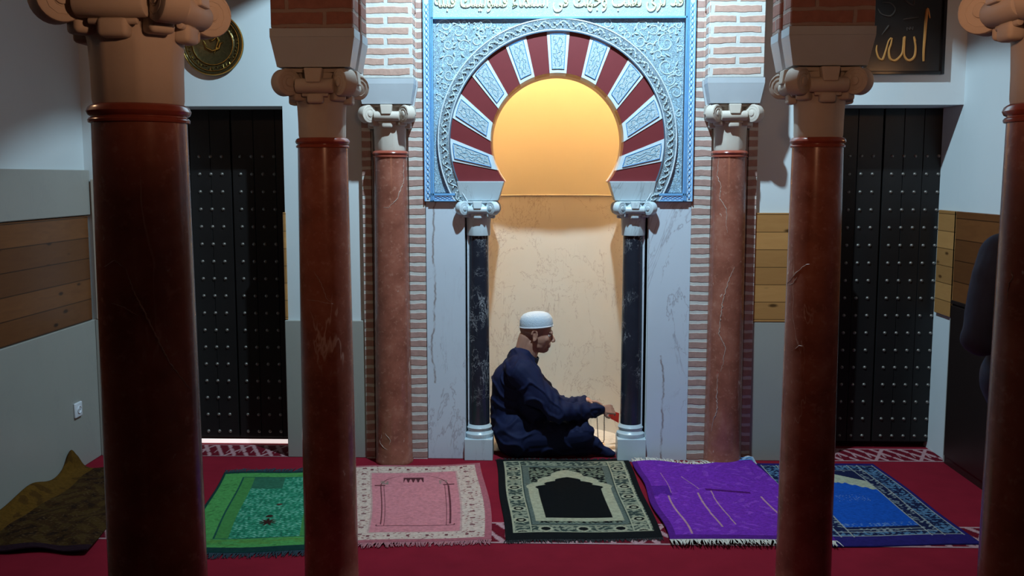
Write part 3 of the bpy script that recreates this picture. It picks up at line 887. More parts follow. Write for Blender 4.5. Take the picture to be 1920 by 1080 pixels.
for (xs, s), fk in zip(((FX[0], 1), (FX[1], -1)), frms):
    bm = NB(); xm = xs + s * .0195; z = ZB + .02; k = 0
    for ph in (0, PI):
        tube(bm, [Vector((xm + .0085 * math.sin(zz * 95 + ph), WY - .052, zz)) for zz in np.arange(ZB + .012, ztf - .3, .004)], .0020, 4)
    while z < ztf - .3:
        tube(bm, [Vector((xm + .0045 * math.cos(q * PI / 3), WY - .054, z + .0045 * math.sin(q * PI / 3))) for q in range(6)], .0014, 4, closed=True)
        z += .0331
    obj('plait_relief', bm, M['blue_frame'], fk)
for (a, b), fk in zip(((ix0 - .01, xa), (xb, ix1 + .01)), frms):
    bm = NB()
    for ph in (0, PI):
        tube(bm, [Vector((xx, WY - .052, (ZB + izb - .012) / 2 + .006 * math.sin(xx * 120 + ph))) for xx in np.arange(a, b, .004)], .0018, 4)
    obj('foot_plait', bm, M['blue_frame'], fk)
# inscription band
bm = NB(); box(bm, ix0, ix1, Y0 + .010, WY, izt + .007, ztf); ins = obj('inscription_panel', bm, M['letter_ground'], mih)
DUAL = dict(zip('بتثجحخسشصضطظعغفقكلمنهي', (0xFE8F, 0xFE95, 0xFE99, 0xFE9D, 0xFEA1, 0xFEA5, 0xFEB1, 0xFEB5, 0xFEB9, 0xFEBD, 0xFEC1, 0xFEC5, 0xFEC9, 0xFECD, 0xFED1, 0xFED5, 0xFED9, 0xFEDD, 0xFEE1, 0xFEE5, 0xFEE9, 0xFEF1)))
RJ = dict(zip('ادذرزوىةأإ', (0xFE8D, 0xFEA9, 0xFEAB, 0xFEAD, 0xFEAF, 0xFEED, 0xFEEF, 0xFE93, 0xFE83, 0xFE87)))
def shape_ar(s):
    out = []
    for i, ch in enumerate(s):
        prev = i > 0 and s[i - 1] in DUAL; nxt = i + 1 < len(s) and (s[i + 1] in DUAL or s[i + 1] in RJ)
        if ch in DUAL: out.append(chr(DUAL[ch] + (3 if prev and nxt else 1 if prev else 2 if nxt else 0)))
        elif ch in RJ: out.append(chr(RJ[ch] + (1 if prev else 0)))
        elif ch == 'ء': out.append('\uFE80')
        else: out.append(ch)
    return ''.join(reversed(out))
def text_mesh(name, s, x0, x1, z0, z1, y, depth, mat, parent):
    cu = bpy.data.curves.new(name, 'FONT'); cu.body = s; cu.extrude = .02; cu.offset = 0.006
    tmp = bpy.data.objects.new('tmp', cu); C.objects.link(tmp)
    me = bpy.data.meshes.new_from_object(tmp.evaluated_get(bpy.context.evaluated_depsgraph_get()))
    bpy.data.objects.remove(tmp)
    co = np.zeros(len(me.vertices) * 3); me.vertices.foreach_get('co', co); co = co.reshape(-1, 3)
    mn, mx = co.min(0), co.max(0); w0 = np.array(wloc(parent))
    nc = np.zeros_like(co)
    nc[:, 0] = x0 + (co[:, 0] - mn[0]) / (mx[0] - mn[0]) * (x1 - x0)
    nc[:, 2] = z0 + (co[:, 1] - mn[1]) / (mx[1] - mn[1]) * (z1 - z0)
    nc[:, 1] = y - (co[:, 2] - mn[2]) / max(mx[2] - mn[2], 1e-6) * depth
    nc -= w0
    me.vertices.foreach_set('co', nc.ravel()); me.materials.clear(); me.materials.append(mat)
    o = bpy.data.objects.new(name, me); C.objects.link(o); o.parent = parent; return o
text_mesh('inscription', shape_ar('قد نرى تقلب وجهك في السماء فلنولينك قبلة'), ix0 + .01, ix1 - .01, W2(1045, 33)[1], W2(1045, -18)[1], Y0 + .010, .008, M['gilt'], ins)
# imposts of the arch and marble slabs
for px0, px1, tx in ((858, 946, 1), (1141, 1228, -1)):
    (x0, z1), (x1, _) = W2(px0, 340), W2(px1, 340); z0 = W2(900, 376)[1]
    bm = NB()
    if tx > 0: frus(bm, (x0 + .02, x1 - .035, Y0, Y1 - .01), (x0, x1, Y0 - .02, Y1), z0, z1)
    else: frus(bm, (x0 + .035, x1 - .02, Y0, Y1 - .01), (x0, x1, Y0 - .02, Y1), z0, z1)
    bevel(bm, .003, 2)
    obj('arch_impost', bm, M['niche_impost'], mih)
sl = []
for x0, x1 in ((FX[0], W2(873, 600)[0]), (W2(1212, 600)[0], FX[1])):
    bm = NB(); box(bm, x0 + .003, x1, WY - .03, WY + .005, 0, ZB - .003); bevel(bm, .003, 2); obj('marble_slab', bm, M['slab'], mih)
# jambs behind the small columns
for x0, x1 in ((W2(873, 600)[0] + .001, JAMB[0] - .012), (JAMB[1] + .012, W2(1212, 600)[0] - .001)):
    bm = NB(); box(bm, x0, x1, WY + .0, WY + .12, 0, W2(900, 376)[1] - .002); obj('jamb', bm, M['slab'], mih)
# black columns
def small_column(px, lab):
    x = at(px, 600, WY + .02).x; y = WY + .02
    c = thing('black_column', lab, 'column', (x, y, 0), 'black marble columns of the niche')
    zb = at(px, 800, y - .06).z; zt = at(px, 441, y).z; ztop = W2(900, 376)[1] - .001
    bm = NB(); lathe(bm, [(.061, zb), (.060, (zb + zt) / 2), (.057, zt)], 48); obj('shaft', bm, M['black'], c, smooth=True, local=True)
    bm = NB(); h = at(px, 822, y - .06).z
    box(bm, -.082, .082, -.085, .072, 0, h); bevel(bm, .003, 2); obj('plinth', bm, M['niche_impost'], c, local=True)
    bm = NB(); d = zb - h
    lathe(bm, [(.080, h), (.083, h + d * .15), (.082, h + d * .35), (.074, h + d * .45), (.068, h + d * .6), (.072, h + d * .72), (.074, h + d * .85), (.066, zb), (.062, zb + .008)], 48)
    obj('base', bm, M['niche_impost'], c, smooth=True, local=True)
    k = (ztop - zt) / HC * .995
    cap = capital(c, zt, k, M['niche_impost'])
    return c
small_column(898, 'slim black veined marble column beside the man’s back, left jamb of the niche'.replace('’', "'"))
small_column(1185, 'slim black veined marble column in front of the hands, right jamb of the niche')

# ------------------------------------------------------------------ wall plate, sign, socket, cabinet
pc = at(398, 82, WY - .02); R = 58 * S
pl = thing('brass_plate', 'round engraved brass plate on the wall above the left door', 'wall plate', (pc.x, WY, pc.z))
RX = Matrix.Rotation(PI / 2, 4, 'X')
bm = NB(); lathe(bm, [(R * .97, 0), (R, .006), (R * .98, .018), (R * .92, .020), (R * .88, .016), (R * .70, .010), (R * .66, .014), (R * .62, .010), (.001, .008)], 72, M=RX)
obj('dish', bm, M['brass'], pl, smooth=True, local=True)
bm = NB()
for rr, r in ((R * .985, .004), (R * .66, .0025), (R * .86, .002)):
    tube(bm, [Vector((rr * math.cos(2 * PI * k / 72), -.019 if rr > R * .8 else -.014, rr * math.sin(2 * PI * k / 72))) for k in range(72)], r, 6, closed=True)
obj('rim_bead', bm, M['brass_bright'], pl, smooth=True, local=True)
bm = NB(); random.seed(5)
for k in range(44):
    a = 2 * PI * k / 44; m = R * .77
    pts = [Vector(((m + dr * R) * math.cos(a + da), -.016, (m + dr * R) * math.sin(a + da))) for da, dr in ((-.05, random.uniform(-.05, .05)), (0, random.uniform(-.07, .07)), (.04, random.uniform(-.05, .05)))]
    tube(bm, pts, [.0015, .003, .001], 5)
obj('engraved_ring', bm, M['brass_bright'], pl, smooth=True, local=True)
bm = NB()
for st in ([(-.3, .1), (-.2, -.12), (0, -.22), (.2, -.15), (.26, .02), (.36, .05)], [(.05, -.3), (.12, -.12), (.2, .1), (.1, .3)], [(-.1, .15), (0, .1), (.12, .2)]):
    tube(bm, [Vector((x * R, -.013, z * R)) for x, z in st], [.002] + [.0055] * (len(st) - 2) + [.0015], 6)
obj('centre_script', bm, M['brass_bright'], pl, smooth=True, local=True)

sx0, sx1 = W2(1616, 100)[0], W2(1768, 100)[0]; sz0 = W2(1690, 141)[1]; sz1 = sz0 + .62
sg = thing('framed_calligraphy', 'black framed panel with gold Arabic lettering above the right door', 'picture', ((sx0 + sx1) / 2, WY, sz0))
bm = NB(); fr = .020
for b in ((sx0, sx0 + fr, sz0, sz1), (sx1 - fr, sx1, sz0, sz1), (sx0 + fr, sx1 - fr, sz0, sz0 + fr), (sx0 + fr, sx1 - fr, sz1 - fr, sz1)):
    box(bm, b[0], b[1], WY - .035, WY, b[2], b[3])
bevel(bm, .004, 2); obj('frame', bm, M['frame_black'], sg)
bm = NB(); box(bm, sx0 + fr, sx1 - fr, WY - .018, WY - .002, sz0 + fr, sz1 - fr); obj('panel', bm, M['sign_ground'], sg)
bm = NB()
def z8(x, y): # pixel in the 1418x1080 zoom of the sign -> photo pixel
    p = at(1590 + x * 210 / 1418, y * 160 / 1080, WY - .022); return Vector((p.x, WY - .020, p.z))
def stroke(bm, pts, rs):
    P = [z8(*p) for p in pts]; Q = []; Rr = []
    n = len(P)
    for i in range(n - 1):      # catmull-rom
        p0, p1, p2, p3 = P[max(i - 1, 0)], P[i], P[i + 1], P[min(i + 2, n - 1)]
        for k in range(6):
            t = k / 6
            Q.append(.5 * ((2 * p1) + (p2 - p0) * t + (2 * p0 - 5 * p1 + 4 * p2 - p3) * t * t + (-p0 + 3 * p1 - 3 * p2 + p3) * t ** 3))
            Rr.append(rs[i] * (1 - t) + rs[i + 1] * t)
    Q.append(P[-1]); Rr.append(rs[-1])
    tube(bm, Q, [r * .001 for r in Rr], 6)
stroke(bm, [(1040, 230), (1010, 110), (990, 250), (975, 450), (960, 640), (958, 775)], [3, 7, 9, 8, 7, 6])
stroke(bm, [(862, 520), (838, 465), (858, 600), (840, 720), (770, 765), (715, 700), (712, 560), (722, 460)], [2, 5, 6, 7, 8, 6, 7, 6])
stroke(bm, [(705, 470), (700, 600), (680, 690), (600, 765), (535, 740), (520, 640), (545, 560), (560, 480)], [4, 6, 6, 7, 8, 6, 5, 4])
stroke(bm, [(550, 480), (515, 520), (480, 640), (440, 750), (390, 730), (362, 640), (368, 570)], [5, 4, 5, 7, 6, 5, 3])
obj('lettering', bm, M['gold'], sg, smooth=True)
bm = NB()
stroke(bm, [(700, 245), (790, 230), (900, 215)], [2, 5, 2]); stroke(bm, [(750, 385), (750, 350), (785, 375), (790, 345), (820, 375), (825, 335)], [3, 3, 3, 3, 3, 2])
stroke(bm, [(520, 320), (500, 350), (430, 440)], [4, 5, 1]); stroke(bm, [(380, 110), (430, 180), (540, 200), (600, 120), (540, 40), (440, 30)], [2, 4, 5, 4, 4, 2])
stroke(bm, [(690, -60), (750, 20), (830, 60), (845, -60)], [3, 5, 4, 3])
obj('small_marks', bm, M['dim_gold'], sg, smooth=True)

p = atX(144, 768, XL + .03)
so = thing('wall_socket', 'white electrical socket low on the left wall', 'socket', (XL + .03, p.y, p.z))
bm = NB(); box(bm, .0, .014, -.042, .042, -.042, .042); bevel(bm, .006, 3); obj('plate', bm, M['plastic'], so, smooth=True, local=True)
bm = NB(); lathe(bm, [(.021, 0), (.021, .004), (.019, .005), (.017, .001)], 32, (.014, 0, 0), M=Matrix.Rotation(PI / 2, 4, 'Y')); obj('socket_ring', bm, M['plastic'], so, smooth=True, local=True)
bm = NB()
for s in (-1, 1): cyl(bm, (.0150, s * .0095, 0), (.0162, s * .0095, 0), .0032, n=12)
obj('pin_hole', bm, M['hole'], so, local=True)

cy1 = WY - .03; cx0 = onfloor(1763, 864).x; cz = at(1762, 562, cy1).z
cb = thing('side_cabinet', 'tall dark brown wooden cabinet against the right wall by the studded door', 'cabinet', ((cx0 + XR) / 2, 4.4, 0))
bm = NB(); box(bm, cx0 + .004, XR - .031 + .02, 3.3, cy1 - .004, 0, cz - .02); obj('carcass', bm, M['cabinet'], cb)
bm = NB(); box(bm, cx0 - .004, XR - .024, 3.28, cy1, cz - .02, cz); bevel(bm, .003, 2); obj('top', bm, M['cabinet'], cb)
for k in range(4):
    ya = 3.32 + k * .575
    bm = NB(); box(bm, cx0 - .006, cx0 + .004, ya + .01, ya + .56, .05, cz - .03); bevel(bm, .003, 2)
    dd = obj('cabinet_door', bm, M['cabinet'], cb)
    bm = NB(); ball(bm, (cx0 - .016, ya + (.08 if k % 2 else .49), cz * .6), .010, 12); obj('knob', bm, M['stud'], dd, smooth=True)

# ------------------------------------------------------------------ rugs
def flower(u, v, s, seed=0):
    a = u * s + seed; b = v * s + seed * 1.7
    return np.sin(a + 1.6 * np.sin(b * .73)) * np.sin(b + 1.5 * np.sin(a * .81)) + .35 * np.sin(2.3 * a + 2 * np.sin(b * 1.9)) * np.sin(2.1 * b + 1.3)
def mixc(base, mask, c):
    base[mask] = c
def hatch(u, v, s): return (np.sin(u * s) * np.sin(v * s)) > 0
def border_tile(u, v, per):
    """round rosettes every per metres along v with leaves between"""
    vv = (v / per) % 1 - .5; r = np.hypot(u, vv * per)
    return r
def make_rug(name, label, corners, L, Wd, painter, bumpf, fringe, near_fr, far_fr, nx=230, ny=330, thick=.007, fcol='fr_white', flen=.035, zbase=0.0, gap=0.006):
    nl, nr, fl_, fr_ = [Vector(c) for c in corners]
    cen = (nl + nr + fl_ + fr_) / 4
    th = thing(name, label, 'rug', (cen.x, cen.y, zbase))
    u = np.linspace(0, 1, nx); v = np.linspace(0, 1, ny); U, V = np.meshgrid(u, v)
    X = (nl.x * (1 - U) + nr.x * U) * (1 - V) + (fl_.x * (1 - U) + fr_.x * U) * V
    Y = (nl.y * (1 - U) + nr.y * U) * (1 - V) + (fl_.y * (1 - U) + fr_.y * U) * V
    col = np.zeros(U.shape + (3,)); painter(col, U * Wd, V * L, Wd, L)
    dx, dy, dz = bumpf(U, V) if bumpf else (0, 0, 0)
    Z = zbase + thick + .001 + dz + np.zeros_like(X); X = X + dx; Y = Y + dy
    gridmesh('rug_pile', X, Y, Z, np.clip(col, 0, 1), M['rug'], th, thick=thick)
    def fr(row, sgn):
        bm = NB(); m = nx * 2 // 3
        for k in range(m):
            t = k / (m - 1) * (nx - 1); i = int(t); j = min(i + 1, nx - 1); f = t - i
            p = Vector((X[row, i] * (1 - f) + X[row, j] * f, Y[row, i] * (1 - f) + Y[row, j] * f, Z[row, i] - thick * .4))
            ln = flen * random.uniform(.6, 1.25); a = random.uniform(-.4, .4)
            q = p + Vector((a * ln, sgn * ln, 0)); q.z = max(zbase + .0035, p.z - .004)
            mid = (p + q) / 2 + Vector((random.uniform(-.003, .003), 0, .002))
            tube(bm, [p, mid, q], [.0022, .0024, .0012], 4)
        o = obj('fringe', bm, M[fcol], th)
    if near_fr: fr(0, -1)
    if far_fr:
        flen *= 1.4; fr(ny - 1, 1)
    return th
def fq(nl, nr, fl_, fr_): return [onfloor(*p) for p in (nl, nr, fl_, fr_)]
def soft_wave(amp, fx, fy, ph=0):
    return lambda U, V: (0.004 * np.sin(V * 9 + ph), .004 * np.sin(U * 8 + ph), amp * (1 + np.sin(U * fx + ph + 1.5 * np.sin(V * fy))) / 2)
# black
def paint_black(c, u, v, W, L):
    blk = np.array([.010, .011, .012]); cr = np.array([.50, .47, .32]); gr = np.array([.11, .13, .11]); ds = np.array([.05, .07, .06])
    c[:] = blk
    f = flower(u, v, 95)
    inb = (u > .035) & (u < W - .03) & (v > .08) & (v < L - .035)
    c[inb] = ds
    # ornamented border
    bd = inb & ((u < .12) | (u > W - .12) | (v < .17) | (v > L - .12))
    c[bd & (f > -.05)] = [.34, .34, .24]
    for ce in (.078, W - .075):
        r = border_tile(u - ce, v, .16); m = bd & (np.abs(u - ce) < .045)
        c[m & (r < .036)] = cr; c[m & (r < .024)] = blk; c[m & (r < .012)] = cr
    r = border_tile(v - .125, u + .07, .17); m = bd & (np.abs(v - .125) < .04) & (u > .12) & (u < W - .12)
    c[m & (r < .034)] = cr; c[m & (r < .022)] = blk
    for lo, hi in ((.035, .043), (.115, .122)):
        ln = inb & (((u > lo) & (u < hi)) | ((u > W - hi) & (u < W - lo)) | ((v > L - hi) & (v < L - lo)) | ((v > lo + .045) & (v < hi + .045)))
        c[ln] = cr
    # grey band
    g = (u > .126) & (u < W - .126) & (v > .18) & (v < L - .125)
    c[g] = gr; c[g & hatch(u, v, 300)] = gr * 1.6
    ffield = (u > .158) & (u < W - .158) & (v > .20) & (v < L - .15)
    c[ffield] = blk; c[ffield & (flower(u, v, 110, 2) > .02)] = [.24, .26, .18]
    um = np.abs(u - W / 2)
    def arch(hw, v0, vs, vt):
        t = np.clip((v - vs) / (vt - vs), 0, 1)
        wv = hw * (1 - t ** 1.25) + .024 * np.abs(np.sin(t * PI * 3)) * (t > 0)
        steps = np.where(t > 0, wv, hw)
        return (um < steps) & (v > v0) & (v < vt)
    c[arch(.205, .225, .70, 1.03)] = cr
    c[arch(.157, .27, .70, .90)] = blk * .7
black = fq((948, 1016), (1243, 1011), (930, 865), (1177, 864))
make_rug('prayer_rug', 'black and cream prayer rug with an arch motif, directly before the seated man', black, 1.22, .70, paint_black, soft_wave(.003, 6, 3), None, True, True, fcol='fr_black', flen=.03)
# pink
def paint_pink(c, u, v, W, L):
    pk = np.array([.78, .27, .30]); cr = np.array([.80, .58, .48]); dk = np.array([.16, .04, .05])
    c[:] = [.52, .15, .18]
    b = (u > .012) & (u < W - .03) & (v > .03) & (v < L - .03); c[b] = cr
    c[b & (flower(u, v, 120) > .75)] = [.40, .16, .15]
    for k, (q, al) in enumerate(((u - .06, v), (u - (W - .085), v), (v - .075, u), (v - (L - .07), u))):
        c[b & (np.abs(q) < .012) & ((al * 11) % 1 < .16)] = dk * 1.4
    i = (u > .10) & (u < W - .14) & (v > .12) & (v < L - .13); c[i] = pk
    e = b & ~i & (u > .092) & (u < W - .132) & (v > .112) & (v < L - .122); c[e] = [.68, .40, .36]
    um = np.abs(u - W / 2 + .02); 
    arch_w = np.where(v < .78, .165 + .02 * (v < .22), .165 * np.sqrt(np.clip(1 - ((v - .78) / .20) ** 2, 0, 1)))
    ed = (np.abs(um - arch_w) < .0035) & (v > .2) & (v < .985)
    ed |= (np.abs(um - .148) < .0022) & (v > .2) & (v < .8)
    ed |= (np.abs(v - .2) < .004) & (um < .185)
    ed |= (np.abs(um - .168) < .028) & (np.abs(v - .80) < .008)
    c[ed] = dk
    c[(np.abs(um - .145) < .02) & (np.abs(v - .85) < .03) & (flower(u, v, 160) > 0)] = [.34, .24, .2]
    hang = (um < .05) & (v > .88 + .03 * np.sin(u * 260)) & (v < .935)
    c[hang] = dk * .7
pink = fq((642, 1023), (922, 1015), (668, 880), (904, 872))
def bp(U, V):
    return (.010 * np.sin(V * 5) + .006 * np.sin(U * 6 + V * 4), .012 * np.sin(U * 5.5 + .8) * V, .005 * (1 + np.sin(U * 7 + 2 * V)) / 2 + .008 * np.exp(-((V - .985) / .03) ** 2) * (1 + np.sin(U * 6)) / 2)
make_rug('prayer_rug', 'rose pink prayer rug with pale patterned border, between green and black rugs', pink, 1.15, .66, paint_pink, bp, None, True, False, fcol='fr_pink', flen=.045)
# green
def paint_green(c, u, v, W, L):
    lg = np.array([.10, .38, .10]); tl = np.array([.03, .28, .15]); dg = np.array([.015, .10, .07])
    c[:] = [.01, .05, .045]
    b = (u > .012) & (u < W - .012) & (v > .06) & (v < L - .03); c[b] = lg
    c[b & (flower(u, v, 60) > .8)] = lg * .7
    i = (u > .12) & (u < W - .12) & (v > .17) & (v < L - .11); c[i] = tl
    c[b & ~i & (u > .113) & (u < W - .113) & (v < L - .103) & (v > .163)] = dg
    k = (u > .20) & (u < W - .20) & (v > .17) & (v < .80)
    j = i & ~((u > .18) & (u < W - .18)); c[j] = lg * .78
    n = flower(u, v, 130); m = i & ~j
    c[m & (n > .25)] = [.10, .42, .27]; c[m & (n > .8)] = [.25, .60, .42]; c[m & (n < -.8)] = dg
    c[m & (v > L - .30) & (u < .34)] = [.04, .17, .10]
    c[m & (np.hypot((u - W * .50) * 1.2, v - .37) < .036 + .014 * np.sin(9 * np.arctan2(v - .37, u - W * .5)))] = [.05, .02, .015]
    c[m & (np.hypot(u - W * .50, v - .45) < .018)] = [.05, .02, .015]
    c[m & (np.hypot(u - W * .54, v - .62) < .014)] = [.10, .03, .02]
    c[b & (v < .15) & (v > .08) & (flower(u * .3, v * 3, 70) > .2)] = [.12, .30, .06]
green = fq((332, 1042), (634, 1034), (421, 889), (652, 884))
make_rug('prayer_rug', 'bright green prayer rug partly behind the second red column', green, 1.18, .67, paint_green, soft_wave(.004, 9, 5, 1), None, True, True, fcol='fr_green', flen=.05)
# purple
def paint_purple(c, u, v, W, L):
    p = np.array([.22, .035, .48]); c[:] = p
    n = flower(u, v, 40, 1); c[n > .7] = [.29, .06, .56]; n2 = flower(u, v, 150, 3); c[n2 > .9] = p * .7
    c[(u < .03) | (v < .05)] = p * .55
    c[(u > .03) & (u < .12) & (v > .62) & (v < .78) & (n > -.3)] = [.12, .02, .32]
    gd = [.60, .30, .38]
    def ln(u0, v0, u1, v1, w=.0045):
        d = np.array([u1 - u0, v1 - v0]); Lh = np.hypot(*d); d = d / Lh
        t = (u - u0) * d[0] + (v - v0) * d[1]; s = np.abs((u - u0) * -d[1] + (v - v0) * d[0])
        c[(t > 0) & (t < Lh) & (s < w)] = gd
    ln(.10, .06, .10, .62); ln(.25, .16, .255, .66); ln(.32, .20, .325, .70, .003); ln(.56, .22, .56, .60); ln(.64, .2, .64, .6, .003); ln(.12, .66, .12, 1.0, .002); ln(.27, .72, .22, .95, .002)
    c[(np.abs(v - (.68 + .25 * (.45 - u))) < .016) & (u > .30) & (u < .52)] = [.10, .01, .16]
purple = fq((1256, 1021), (1568, 1023), (1188, 878), (1413, 876))
def bpu(U, V):
    far = np.exp(-((1 - V) / .12) ** 2)
    return (.008 * np.sin(V * 11), .03 * far * np.sin(U * 7 + 1), .004 + .012 * far * (1 + np.sin(U * 9)) / 2 + .030 * np.exp(-((V - .78 - .08 * np.sin(U * 5)) / .05) ** 2) * np.exp(-((U - .55) / .28) ** 2) + .006 * (1 + np.sin(V * 12 + U * 4)) / 2)
pr = make_rug('prayer_rug', 'purple prayer rug with white fringe, right of the black rug', purple, 1.2, .70, paint_purple, bpu, None, True, True, fcol='fr_white', flen=.05, zbase=.012)
pt = at(1398, 866, onfloor(1398, 874).y)
bm = NB(); Mx = Matrix.Translation(Vector((pt.x, pt.y, .034))) @ Matrix.Rotation(.25, 4, 'Z') @ Matrix.Rotation(.5, 4, 'X')
n = 8
gr_ = [[bm.verts.new(Mx @ Vector(((i / n - .5) * .12, (j / 4 - .5) * .06, .006 * math.sin(i * 1.4)))) for i in range(n + 1)] for j in range(5)]
for j in range(4):
    for i in range(n): bm.faces.new([gr_[j][i], gr_[j][i + 1], gr_[j + 1][i + 1], gr_[j + 1][i]])
bmesh.ops.solidify(bm, geom=list(bm.faces), thickness=.002)
tg = obj('care_label', bm, M['plastic'], pr)
bm = NB()
for a in range(3): box(bm, -.045, .045, -.018 + a * .014, -.013 + a * .014, .0075, .0085, M=Mx)
obj('label_print', bm, M['blue_line'], tg)
# blue
def paint_blue(c, u, v, W, L):
    bl = np.array([.012, .10, .52]); nv = np.array([.015, .02, .07]); cr = np.array([.52, .52, .38]); lb = np.array([.12, .24, .40])
    c[:] = [.03, .02, .16]
    b = (u > .02) & (u < W - .02) & (v > .11) & (v < L - .04); c[b] = nv
    f = flower(u, v, 110, 5); c[b & (f > .1)] = lb
    bd2 = (u > .11) & (u < W - .11) & (v > .17) & (v < L - .12); c[bd2] = nv; c[bd2 & (f > .45)] = [.30, .34, .36]
    for a in (.02, .104, .158):
        w = .006
        ln = (((u > a) & (u < a + w)) | ((u > W - a - w) & (u < W - a))) & (v > .10) & (v < L - .03)
        ln |= ((v > a * .55 + .10) & (v < a * .55 + .108)) & (u > a) & (u < W - a)
        ln |= ((v > L - a - .03) & (v < L - a - .03 + w)) & (u > a) & (u < W - a)
        c[ln] = [.42, .42, .40]
    i = (u > .165) & (u < W - .165) & (v > .205) & (v < L - .15); c[i] = bl
    um = np.abs(u - W / 2)
    top = i & (v > .86 - 1.0 * (um - .04) * (um > .04) + .010 * np.sin(um * 160)); c[top] = cr
    outer = i & (v > 1.01 - 1.0 * (um - .04) * (um > .04)) & (um > .02); c[outer] = nv
    c[i & (v < .27) & (flower(u, v, 170) > .35) & (v > .22)] = [.16, .30, .62]
    c[i & (np.abs(v - .62) < .05) & (um < .08) & (flower(u, v, 200) > .7)] = [.16, .28, .66]
    c[i & (v < .225)] = nv
blue = fq((1545, 1028), (1838, 1022), (1418, 872), (1638, 872))
make_rug('prayer_rug', 'royal blue prayer rug with cream arch, rightmost on the carpet', blue, 1.2, .67, paint_blue, soft_wave(.002, 5, 4, 2), None, False, False, fcol='fr_black', zbase=0.0)
# brown
def paint_brown(c, u, v, W, L):
    a = np.array([.055, .025, .009]); c[:] = a
    n = flower(u, v, 34, 4); c[n > .2] = [.08, .042, .012]; c[n < -.7] = [.03, .014, .008]
    n2 = flower(u, v, 120, 6); c[n2 > .8] = [.11, .06, .025]
    c[(u < .13)] = [.15, .07, .012]; c[(u < .13) & (n > .5)] = [.10, .045, .01]
    c[v < .05] = [.03, .012, .02]
brown = [Vector((XL + .035, onfloor(0, 1037).y, 0)), onfloor(158, 1040), Vector((XL + .035, 5.30, 0)), onfloor(325, 884)]
def bb(U, V):
    rise = np.exp(-(U / .10) ** 2)
    tuft = np.exp(-((U - .03) / .05) ** 2 - ((V - .95) / .04) ** 2)
    return (.02 * (1 - rise) * np.sin(V * 9 + 2) * (1 - U * 0), .015 * np.sin(U * 12 + V * 5), .01 + .045 * rise * (1 + .5 * np.sin(V * 14)) + .012 * (1 + np.sin(U * 14 + 3 * np.sin(V * 7))) / 2 + .06 * tuft)
make_rug('prayer_rug', 'rumpled dark brown rug pushed against the left wall', brown, 1.15, .62, paint_brown, bb, None, False, False, fcol='fr_brown')

# ------------------------------------------------------------------ people
def remeshed(name, bm, mat, parent, voxel, smooth=6, fold=None, seedv=0):
    me = bpy.data.meshes.new('tmp'); bmesh.ops.recalc_face_normals(bm, faces=bm.faces); bm.to_mesh(me); bm.free()
    o = bpy.data.objects.new('tmp', me); C.objects.link(o)
    r = o.modifiers.new('r', 'REMESH'); r.mode = 'VOXEL'; r.voxel_size = voxel; r.use_smooth_shade = True
    s = o.modifiers.new('s', 'SMOOTH'); s.iterations = smooth; s.factor = .5
    out = bpy.data.meshes.new_from_object(o.evaluated_get(bpy.context.evaluated_depsgraph_get()))
    bpy.data.objects.remove(o)
    n = len(out.vertices); co = np.zeros(n * 3); no = np.zeros(n * 3)
    out.vertices.foreach_get('co', co); out.vertices.foreach_get('normal', no); co = co.reshape(-1, 3); no = no.reshape(-1, 3)
    if fold is not None:
        amp = np.array([fold(Vector(c)) for c in co])
        co = co + no * amp[:, None]
    co[:, 2] = np.maximum(co[:, 2], .008)
    co -= np.array(wloc(parent))
    out.vertices.foreach_set('co', co.ravel()); out.materials.clear(); out.materials.append(mat)
    out.polygons.foreach_set('use_smooth', [True] * len(out.polygons)); out.name = name
    o = bpy.data.objects.new(name, out); C.objects.link(o); o.parent = parent
    return o
YM = 5.82
def m(px, py, dy=0.0):
    return at(px, py, YM + dy)
u1 = 1 / (F / YM)     # metres per photo pixel at the man
man = thing('person', 'seated man in navy robe and white knitted cap, facing right, holding prayer beads', 'person', (m(1000, 850).x, YM, 0))
def hand(bm, wrist, fwd, upv, side, s=1.0, curl=.9):
    """palm + four fingers + thumb; fwd = direction of the hand, upv = back of the hand, side = +1/-1 thumb side"""
    f = fwd.normalized(); u = (upv - upv.dot(f) * f).normalized(); r = f.cross(u) * side
    pw = .038 * s
    for k in range(4):
        o = (k - 1.5) / 1.5 * .030 * s
        capsule(bm, wrist + f * .008 + r * o * .55, wrist + f * .082 * s + r * o, .0135 * s, .0115 * s, 10)
    tips = []
    for k, ln in enumerate((.070, .080, .074, .058)):
        o = (1.5 - k) / 1.5 * .031 * s
        base = wrist + f * .086 * s + r * o
        ang = .35 + .08 * k; p = base
        for j, (seg, rad) in enumerate(((.42, .0093), (.32, .0083), (.26, .0074))):
            d = f * math.cos(ang) - u * math.sin(ang); q = p + d * ln * seg * s
            capsule(bm, p, q, rad * s, (rad - .0007) * s, 8); p = q; ang += curl * (.75 + .06 * k)
        tips.append(p)
    tb = wrist + f * .025 * s + r * .026 * s
    t1 = tb + (f * .55 + r * .75 - u * .35).normalized() * .036 * s; t2 = t1 + (f * .85 + r * .1 - u * .5).normalized() * .028 * s; t3 = t2 + (f * .75 - r * .35 - u * .55).normalized() * .022 * s
    capsule(bm, tb, t1, .0125 * s, .0105 * s, 10); capsule(bm, t1, t2, .0102 * s, .009 * s, 8); capsule(bm, t2, t3, .009 * s, .0075 * s, 8)
    return tips
